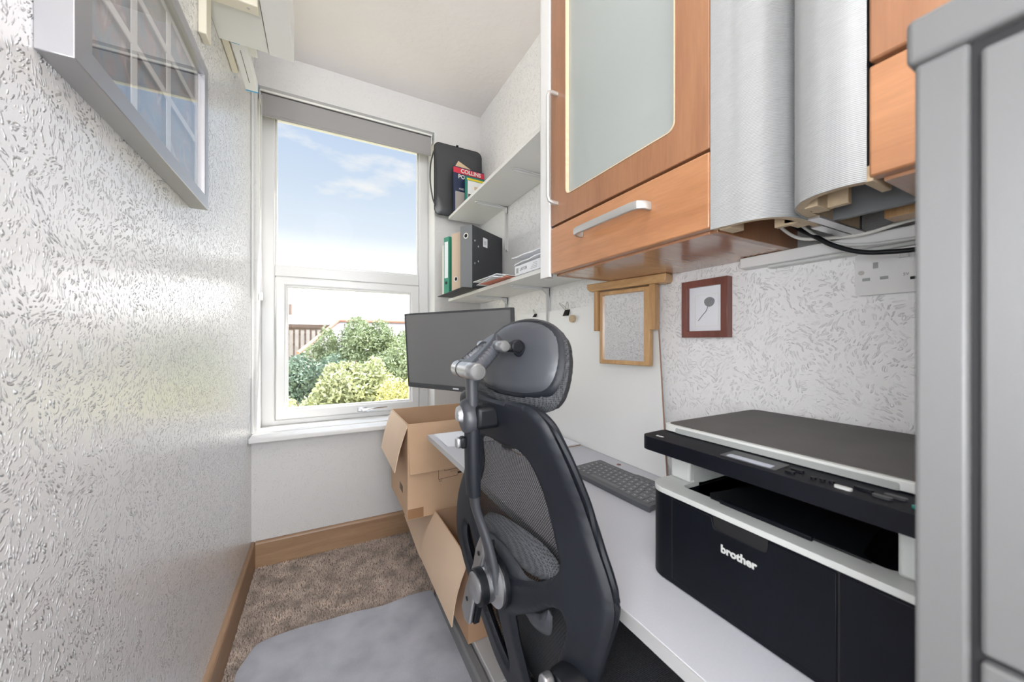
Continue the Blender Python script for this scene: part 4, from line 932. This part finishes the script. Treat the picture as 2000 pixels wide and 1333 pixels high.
def wall4(parent, x0, x1, y0, y1, z0, z1, th=.0045, m='cardboard', bottom=True):
    MB().prism([[(x0, y0), (x1, y0), (x1, y1), (x0, y1)], [(x0 + th, y0 + th), (x0 + th, y1 - th), (x1 - th, y1 - th), (x1 - th, y0 + th)]], V, z0, z1).build('walls', m, parent, .0008)
    if bottom: MB().box(x0 + th, x1 - th, y0 + th, y1 - th, z0 + .001, z0 + .006).build('bottom', 'cardin', parent, smooth=False)
def flap(parent, h0, h1, f0, f1, m, th=.004, curl=.0, name='flap', n=6):
    """hinged flap from hinge line h0-h1 to free edge f0-f1, slightly curled"""
    h0, h1, f0, f1 = map(Vector, (h0, h1, f0, f1)); nr = (h1 - h0).cross(f0 - h0).normalized(); vs = []
    for k in (0, th):
        for i in range(n + 1):
            s_ = i / n; off = nr * (curl * math.sin(math.pi * s_) + k)
            vs += [h0.lerp(f0, s_) + off, h1.lerp(f1, s_) + off]
    m2 = 2 * (n + 1); F_ = []
    for i in range(n):
        a = 2 * i; F_ += [(a, a + 1, a + 3, a + 2), (m2 + a, m2 + a + 2, m2 + a + 3, m2 + a + 1), (a, a + 2, m2 + a + 2, m2 + a), (a + 1, m2 + a + 1, m2 + a + 3, a + 3)]
    F_ += [(0, m2, m2 + 1, 1), (m2 - 2, m2 - 1, 2 * m2 - 1, 2 * m2 - 2)]
    return MB().add(vs, F_).build(name, m, parent)
# A: top carton
t = thing('cardboard_box', 'open brown carton on top of the pile below the monitor', 'box', (.55, 1.82, .348), 'open cartons beside the desk')
wall4(t, .330, .80, 1.612, 2.025, .350, .770)
flap(t, (.331, 2.025, .769), (.331, 1.616, .769), (.274, 2.01, .575), (.276, 1.628, .562), 'cardpale', curl=-.006)
flap(t, (.331, 1.6125, .769), (.80, 1.6125, .769), (.337, 1.592, .553), (.80, 1.594, .553), 'cardboard', curl=.002)
MB().box(.331, .40, 1.6112, 1.6122, .352, .395).build('tape_strip', 'tape', t, smooth=False)
ik = MB(); Y_ = 1.6114
def ln(x0, z0, x1, z1, w_=.0016):
    d = Vector((x1 - x0, 0, z1 - z0)).normalized(); s_ = Vector((-d.z, 0, d.x)) * w_ / 2; a = Vector((x0, Y_, z0)); b = Vector((x1, Y_, z1))
    ik.slab([a - s_, b - s_, b + s_, a + s_], (0, -.0003, 0))
ln(.468, .60, .468, .505); ln(.468, .505, .56, .510); ln(.497, .60, .497, .540); ln(.497, .540, .56, .543); ln(.472, .505, .472, .495); ln(.472, .495, .480, .495); ln(.480, .495, .480, .506)
ln(.560, .522, .60, .523, .009); ln(.56, .56, .56, .51, .001)
for i in range(6): ln(.525 + i * .005, .530, .527 + i * .005, .535, .001); ln(.565 + i * .005, .540, .567 + i * .005, .546, .0012)
ik.build('printed_marks', 'ink', t, smooth=False)
ik = MB()
for a in range(3):
    ik.slab([(.3295, 1.72 + a * .025, .43), (.3295, 1.735 + a * .025, .43), (.3295, 1.735 + a * .025, .462), (.3295, 1.72 + a * .025, .462)], (-.0004, 0, 0))
ik.build('side_print', 'ink', t, smooth=False)
# B: carton carrying it
t = thing('cardboard_box', 'lower brown carton carrying the top one behind the desk end', 'box', (.62, 1.83, 0), 'open cartons beside the desk')
wall4(t, .465, .82, 1.645, 2.02, .002, .3485, m='cardboard')
flap(t, (.468, 2.01, .346), (.468, 1.65, .346), (.392, 2.0, .190), (.392, 1.64, .150), 'cardpale', curl=-.004)
MB().box(.47, .815, 1.65, 2.015, .3435, .3485).build('closed_top', 'cardboard', t, smooth=False)
# C: low front carton
t = thing('cardboard_box', 'low open carton on the plinth under the desk edge', 'box', (.63, 1.39, .075), 'open cartons beside the desk')
wall4(t, .450, .82, 1.185, 1.60, .0765, .371, m='cardin')
flap(t, (.450, 1.60, .370), (.450, 1.185, .370), (.384, 1.612, .178), (.384, 1.17, .172), 'cardpale', curl=-.012)
flap(t, (.455, 1.1865, .370), (.80, 1.1865, .370), (.458, 1.165, .20), (.80, 1.165, .20), 'cardboard', curl=.003)
MB().box(.4495, .4505, 1.42, 1.47, .08, .20).build('tape_strip', 'cardpale', t, smooth=False)
t = MB().sweep(smooth_loop([(.60, 1.30, .085), (.605, 1.305, .18), (.59, 1.31, .27), (.600, 1.30, .325)], 6, False),
               [(.085 * math.cos(a) * (1 + .14 * math.sin(5 * a + 1) + .05 * math.sin(11 * a)), .07 * math.sin(a) * (1 + .12 * math.cos(4 * a))) for a in [2 * math.pi * i / 40 for i in range(40)]], up=(0, 1, 0)).build('paper_bag', 'kraft')
tag(t, 'crumpled brown paper bag inside the low open carton', 'bag')

# ================================================================== OFFICE CHAIR
ZS = [.40, .496, .614, .70, .74, .80, .88, 1.0, 1.05, 1.1]; XS = [.35, .334, .305, .288, .293, .303, .308, .276, .262, .25]
YC, KC, YW = .59, .30, .09
_zz = np.linspace(.36, 1.12, 160); _xx = np.interp(_zz, ZS, XS)
for _ in range(40): _xx[1:-1] = (_xx[:-2] + 2 * _xx[1:-1] + _xx[2:]) / 4
def xc(z): return float(np.interp(z, _zz, _xx))
def cs(tt_, z, h=0.): return (xc(z) + KC * tt_ * tt_ + YW * tt_ - h, YC - tt_, z)      # h > 0 is towards the back of the chair
ch = thing('office_chair', 'black ergonomic mesh chair with headrest facing the desk', 'chair', (.52, YC, 0))
half = [(.0, 1.033), (.045, 1.036), (.085, 1.038), (.120, 1.034), (.143, 1.018), (.156, .992), (.167, .961), (.178, .922), (.189, .882), (.204, .848), (.220, .820), (.231, .797), (.236, .775), (.233, .748), (.225, .714), (.212, .672), (.197, .62), (.175, .56), (.148, .505), (.112, .462), (.06, .440)]
outer = half + [(0, .436)] + [(-a, b) for a, b in half[:0:-1]]
upr = [(.0, .949), (.025, .951), (.052, .952), (.075, .945), (.091, .928), (.101, .900), (.112, .865), (.126, .834), (.138, .808), (.139, .790), (.127, .772), (.102, .753), (.066, .735), (.030, .723)]
up_h = upr + [(0, .720)] + [(-a, b) for a, b in upr[:0:-1]]
loh = [(.034, .655), (.064, .678), (.104, .708), (.129, .729), (.146, .736), (.160, .734), (.166, .725), (.163, .706), (.153, .681), (.139, .650), (.118, .600), (.095, .550), (.068, .510), (.042, .498), (.033, .520), (.030, .56), (.029, .60), (.031, .635)]
sm = lambda l, n=4: smooth_loop(l, n)
fr = pillow([sm(outer), sm(up_h)[::-1], sm(loh, 3)[::-1], [(-a, b) for a, b in sm(loh, 3)]], lambda a, b, h: cs(a, b, h), .009, .007, .013, .0055)
fr.build('back_frame', 'blacksoft', ch)
# perimeter ring and see-through mesh in front of the shell
ring = [(a * .952, .73 + (b - .73) * .965) for a, b in sm(outer)]
MB().tube([cs(a, b, -.016) for a, b in ring] + [cs(*ring[0], -.016)], .0065, 8).build('mesh_rim', 'blacksoft', ch)
MT['weave'] = woven('black mesh fabric', (.025, .027, .030), .0052, .0026, .00085)
na, nb = 30, 44; vs = []; uv = []; fs = []
ro = np.array(ring)
def halfw(z):
    best = 0
    for (a0, b0), (a1, b1) in zip(ring, ring[1:] + ring[:1]):
        if (b0 - z) * (b1 - z) <= 0 and abs(b1 - b0) > 1e-9: best = max(best, abs(a0 + (a1 - a0) * (z - b0) / (b1 - b0)))
    return best
z0_, z1_ = min(ro[:, 1]) + .001, max(ro[:, 1]) - .001
for j in range(nb + 1):
    z = z0_ + (z1_ - z0_) * j / nb; hw = halfw(z)
    for i in range(na + 1):
        a = (i / na * 2 - 1) * hw; vs.append(cs(a, z, -.016 - .020 * (1 - (i / na * 2 - 1) ** 2) * math.sin(math.pi * j / nb))); uv.append((a + .25 * z, z))
for j in range(nb):
    for i in range(na):
        q_ = j * (na + 1) + i; fs.append((q_, q_ + 1, q_ + na + 2, q_ + na + 1))
MB().add(vs, fs).build('back_mesh', 'weave', ch, uv=uv)
# lumbar pad
lum = [(-.112, .762), (-.100, .778), (-.074, .788), (-.035, .796), (.0, .799), (.047, .801), (.085, .798), (.118, .788), (.128, .768), (.110, .752), (.061, .742), (.022, .747), (-.015, .753), (-.054, .752), (-.095, .748)]
padm = mat('open knit dark grey fabric', (.075, .08, .085), .75); tt = padm.node_tree; c_ = N(tt, 'ShaderNodeTexCoord'); v_ = N(tt, 'ShaderNodeTexVoronoi'); v_.inputs['Scale'].default_value = 330; v_.inputs['Randomness'].default_value = .25
tt.links.new(c_.outputs['Object'], v_.inputs['Vector']); r_ = N(tt, 'ShaderNodeValToRGB'); tt.links.new(v_.outputs['Distance'], r_.inputs[0]); r_.color_ramp.elements[0].color = (.006, .006, .007, 1); r_.color_ramp.elements[0].position = .22
r_.color_ramp.elements[1].color = (.07, .074, .082, 1); r_.color_ramp.elements[1].position = .55; tt.links.new(r_.outputs[0], tt.nodes['Principled BSDF'].inputs['Base Color'])
bn = N(tt, 'ShaderNodeBump'); bn.inputs['Distance'].default_value = .0012; tt.links.new(v_.outputs['Distance'], bn.inputs['Height']); tt.links.new(bn.outputs[0], tt.nodes['Principled BSDF'].inputs['Normal'])
MT['knit'] = padm
pillow([sm(lum)], lambda a, b, h: cs(a, b, h - .014), .016, .010, .022, .006).build('lumbar_pad', 'knit', ch)
MT['plast2'] = mat('satin grey moulded plastic', (.060, .064, .074), .36)
MT['plast'] = mat('dark grey moulded plastic', (.038, .041, .048), .40)
pillow([sm([(-.108, .756), (-.085, .762), (-.05, .757), (-.01, .753), (.03, .745), (.06, .737), (.092, .742), (.080, .725), (.03, .712), (-.03, .705), (-.08, .718), (-.105, .735)])], lambda a, b, h: cs(a, b, h - .008), .006, .006, .010, .006).build('lumbar_bracket', 'plast', ch)
MB().cyl(cs(-.035, .752, .012), cs(.0, .738, .012), .006).build('adjuster_pin', 'black', ch)
# spine : hub, curved stem, post and collar
def hub(p, prof, nm, m): return MB().lathe(p, (-1, -.05, 0), prof, 40).build(nm, m, ch)
hub((.283, YC, .703), [(0, .044), (.006, .044), (.008, .042)], 'hub_seat', 'black')
hub((.275, YC, .703), [(0, .041), (.004, .041), (.006, .038), (.012, .030)], 'hub_flange', 'silverp')
hub((.264, YC, .703), [(0, .028), (.014, .028)], 'hub_collar', 'silverp')
hub((.251, YC, .704), [(0, .030), (.012, .030), (.014, .028)], 'hub_ring', 'black')
hub((.238, YC, .705), [(0, .0245), (.003, .0245), (.0045, .022)], 'hub_cap', 'silverp')
rs = lambda a, b, r=.35: [(a * math.copysign(abs(math.cos(t_)) ** .6, math.cos(t_)), b * math.copysign(abs(math.sin(t_)) ** .6, math.sin(t_))) for t_ in [2 * math.pi * i / 20 for i in range(20)]]
stem = smooth_loop([(.268, YC - .012, .700), (.266, YC - .010, .735), (.259, YC - .006, .775), (.248, YC + .002, .815), (.239, YC + .004, .845), (.236, YC + .002, .875)], 6, False)
MB().sweep(stem, rs(.015, .0075), up=(1, 0, .0), scale=[1.35 - .45 * min(1, i / 12) for i in range(len(stem))]).build('stem', 'plast', ch)
MB().sweep([(.234, YC + .001, .868), (.232, YC, .90), (.231, YC, .96), (.231, YC, 1.00)], rs(.0175, .011), up=(1, 0, 0), scale=[.92, 1, 1, .98]).build('post', 'blacksoft', ch)
MB().sweep([(.231, YC, .99), (.231, YC, 1.04), (.230, YC, 1.080)], rs(.0115, .009), up=(1, 0, 0), scale=[1, 1, 1.15]).build('neck', 'plast', ch)
pillow([sm([(-.020, .985), (-.026, 1.005), (-.022, 1.028), (-.008, 1.036), (.010, 1.028), (.022, 1.006), (.018, .984), (0, .975)])], lambda a, b, h: (.223 - h, YC - a, b), .011, .030, .012, .005).build('collar', 'plast', ch)
MB().box(.231, .275, YC - .026, YC + .010, .985, 1.025).build('collar_mount', 'black', ch, .008, seg=3)
pillow([sm([(-.014, .998), (-.017, 1.012), (-.010, 1.024), (.004, 1.020), (.010, 1.008), (.006, .997)])], lambda a, b, h: (.212 - h, YC - a + .002, b), .007, .002, .005, .004).build('release_button', 'silverp', ch)
MB().box(.212, .222, YC + .000, YC + .016, .950, .970).build('lock_base', 'black', ch, .003)
MB().box(.204, .214, YC + .001, YC + .016, .951, .969).build('lock_button', 'silverp', ch, .004, seg=3)
# headrest joint
ax = Vector((-.03, -1, 0)).normalized()
def barrel(c0, L_, r, nm, m, extra=0): return MB().lathe(Vector(c0) - ax * L_ / 2, ax, [(0, r * .8), (.002, r), (L_ * .25, r), (L_ * .25 + .0008, r * .93), (L_ * .27, r * .93), (L_ * .27 + .0008, r), (L_ * .72, r), (L_ * .72 + .0006, r * .96), (L_ * .735, r * .96), (L_ * .735 + .0006, r), (L_ - .003, r), (L_ - .001, r * .9), (L_, r * .84)], 36).build(nm, m, ch)
b1 = barrel((.222, YC - .002, 1.087), .108, .0145, 'pivot_barrel', 'silverp')
MB().lathe(Vector((.222, YC - .002, 1.087)) + ax * .053, ax, [(0, .0122), (.0016, .0122), (.0022, .011)], 32).build('barrel_cap', 'filing', ch)
MB().lathe(Vector((.222, YC - .002, 1.087)) - ax * .024, ax, [(0, .0152), (.003, .0152)], 32).build('barrel_seam', 'black', ch)
b2 = barrel((.270, YC, 1.128), .110, .0100, 'upper_barrel', 'silverp')
MB().lathe(Vector((.270, YC, 1.128)) + ax * .0545, ax, [(0, .0085), (.0014, .0085), (.002, .0075)], 32).build('barrel_cap', 'filing', ch)
# wedge arm with a loop opening
def wedge(a, b, h):      # a across (lateral), b along from lower to upper barrel
    p0 = Vector((.222, YC, 1.087)); p1 = Vector((.270, YC, 1.128)); d = p1 - p0; n_ = Vector((-d.z, 0, d.x)).normalized()
    return p0 + d * b + Vector((0, -a, 0)) + n_ * h
pillow([sm([(-.046, .10), (-.044, .45), (-.036, .85), (-.022, 1.20), (-.008, 1.30), (.008, 1.24), (.024, .95), (.034, .50), (.040, .10), (.030, .0), (-.036, .0)]),
        sm([(-.034, .22), (-.030, .55), (-.020, .84), (-.008, .86), (-.004, .62), (-.008, .30), (-.020, .14)])[::-1]], lambda a, b, h: wedge(a, b, h) + Vector((.004, 0, .001)), .015, .012, .012, .0045).build('headrest_arm', 'plast2', ch)
HR = Matrix.Translation((.312, .580, 1.110)) @ Matrix.Rotation(R(9), 4, 'Z') @ Matrix.Rotation(R(15), 4, 'Y')
def hr(a, b, h): return HR @ Vector((-h + .55 * a * a, -a, b))
lk0 = Vector((.270, YC - .030, 1.128)); lk1 = Vector(hr(.028, .012, .024))
MB().sweep([lk0, lk0.lerp(lk1, .5) + Vector((0, 0, -.002)), lk1], rs(.011, .0085), up=(0, 0, 1), scale=[1.1, .9, 1.1]).build('headrest_link', 'black', ch)
MB().lathe(Vector(hr(.020, .012, .024)), ax, [(0, .010), (.006, .010), (.0065, .009), (.008, .009), (.0085, .0115), (.018, .0115), (.020, .009)], 28).build('link_knob', 'black', ch)
MB().sphere(hr(.022, .010, .010), .014, 14).build('knob_socket', 'blacksoft', ch)
plate = [(-.125, -.020), (-.120, .015), (-.100, .040), (-.06, .056), (0, .062), (.06, .056), (.100, .040), (.120, .015), (.125, -.020), (.112, -.048), (.070, -.060), (0, -.064), (-.070, -.060), (-.112, -.048)]
plate = [(a * .86, b * 1.04) for a, b in plate]
pillow([sm(plate)], hr, .010, .004, .035, .008).build('headrest_plate', 'plast2', ch)
edge = [(a * 1.07, b * 1.12 - .002) for a, b in plate]
pillow([sm(edge)], lambda a, b, h: hr(a, b, h - .006), .007, .004, .010, .006).build('headrest_shell', 'blacksoft', ch)
plate = plate
cush = [(a * 1.20 - .016, b * 1.36 - .010) for a, b in plate]
pillow([sm(cush)], lambda a, b, h: hr(a, b, h - .020), .018, .026, .026, .007).build('headrest_cushion', 'knit', ch)
# silver armrest carriers fixed to the frame
def lever(pts, x, th, nm, tilt=0.0):
    o = MB().prism([pts], lambda a, b, h: (x + h + tilt * (b - .6), a, b), 0, th).build(nm, 'silverp', ch, .004, seg=3); return o
l1 = lever([(.622, .780), (.612, .778), (.603, .755), (.630, .660), (.640, .600), (.660, .596), (.682, .612), (.672, .655), (.645, .715), (.640, .745)], .243, .010, 'arm_carrier', .10)
MB().prism([[(.604, .772), (.601, .750), (.626, .655), (.636, .600), (.658, .598), (.658, .612), (.618, .745)]], lambda a, b, h: (.243 + h + .10 * (b - .6), a, b), .010, .022).build('carrier_backing', 'black', ch, .002)
for y, z in ((.622, .742), (.656, .640)):
    MB().cyl((.2425 + .10 * (z - .6), y, z), (.2415 + .10 * (z - .6), y, z), .0042, n=16).build('screw', 'dark', ch)
l2 = lever([(.424, .675), (.412, .672), (.392, .640), (.392, .55), (.445, .55), (.440, .62), (.432, .668)], .268, .016, 'arm_carrier')
MB().lathe((.315, .398, .635), (-1, 0, 0), [(0, .050), (.020, .048), (.030, .042)], 36).build('carrier_backing', 'black', ch)
MB().cyl((.268, .418, .636), (.2665, .418, .636), .005, n=16).build('screw', 'dark', ch)
pillow([sm([(.06, .682), (.10, .700), (.125, .722), (.130, .700), (.120, .678), (.09, .668)])], lambda a, b, h: cs(a, b, h - .004), .006, .006, .010, .008).build('tilt_paddle', 'plast', ch)
# seat, armrests and base (mostly under the desk)
sx0, sx1 = .36, .80
pillow([rrect(sx0, sx1, YC - .23, YC + .23, .07, 6)], lambda a, b, h: (a, b, .49 + h), .022, .020, .04, .03).build('seat', 'knit', ch)
MB().cyl((.56, YC, .10), (.56, YC, .46), .028).build('gas_lift', 'black', ch)
MB().sweep([(.50, YC, .45), (.42, YC, .44), (.36, YC, .445), (.34, YC, .46)], rs(.035, .014), up=(0, 1, 0)).build('back_support', 'blacksoft', ch)
for i in range(5):
    a = R(36 + 72 * i); d = Vector((math.cos(a), math.sin(a), 0)); c0 = Vector((.56, YC, .10))
    lg_ = MB().sweep([c0, c0 + d * .14 + Vector((0, 0, -.012)), c0 + d * .27 + Vector((0, 0, -.032))], rs(.022, .014), scale=[1.1, .9, .6]).build('base_arm', 'black', ch)
    p = c0 + d * .265; s_ = Vector((-d.y, d.x, 0)) * .012
    MB().cyl(Vector((p.x, p.y, .039)) - s_, Vector((p.x, p.y, .039)) + s_, .0262).build('castor', 'black', lg_)
for o in list(bpy.context.scene.objects):      # the plinth rail is darker than the cabinet
    if o.name.startswith('rail') and o.parent and o.parent.name == 'metal_plinth': o.data.materials[0] = MT['filingdark']
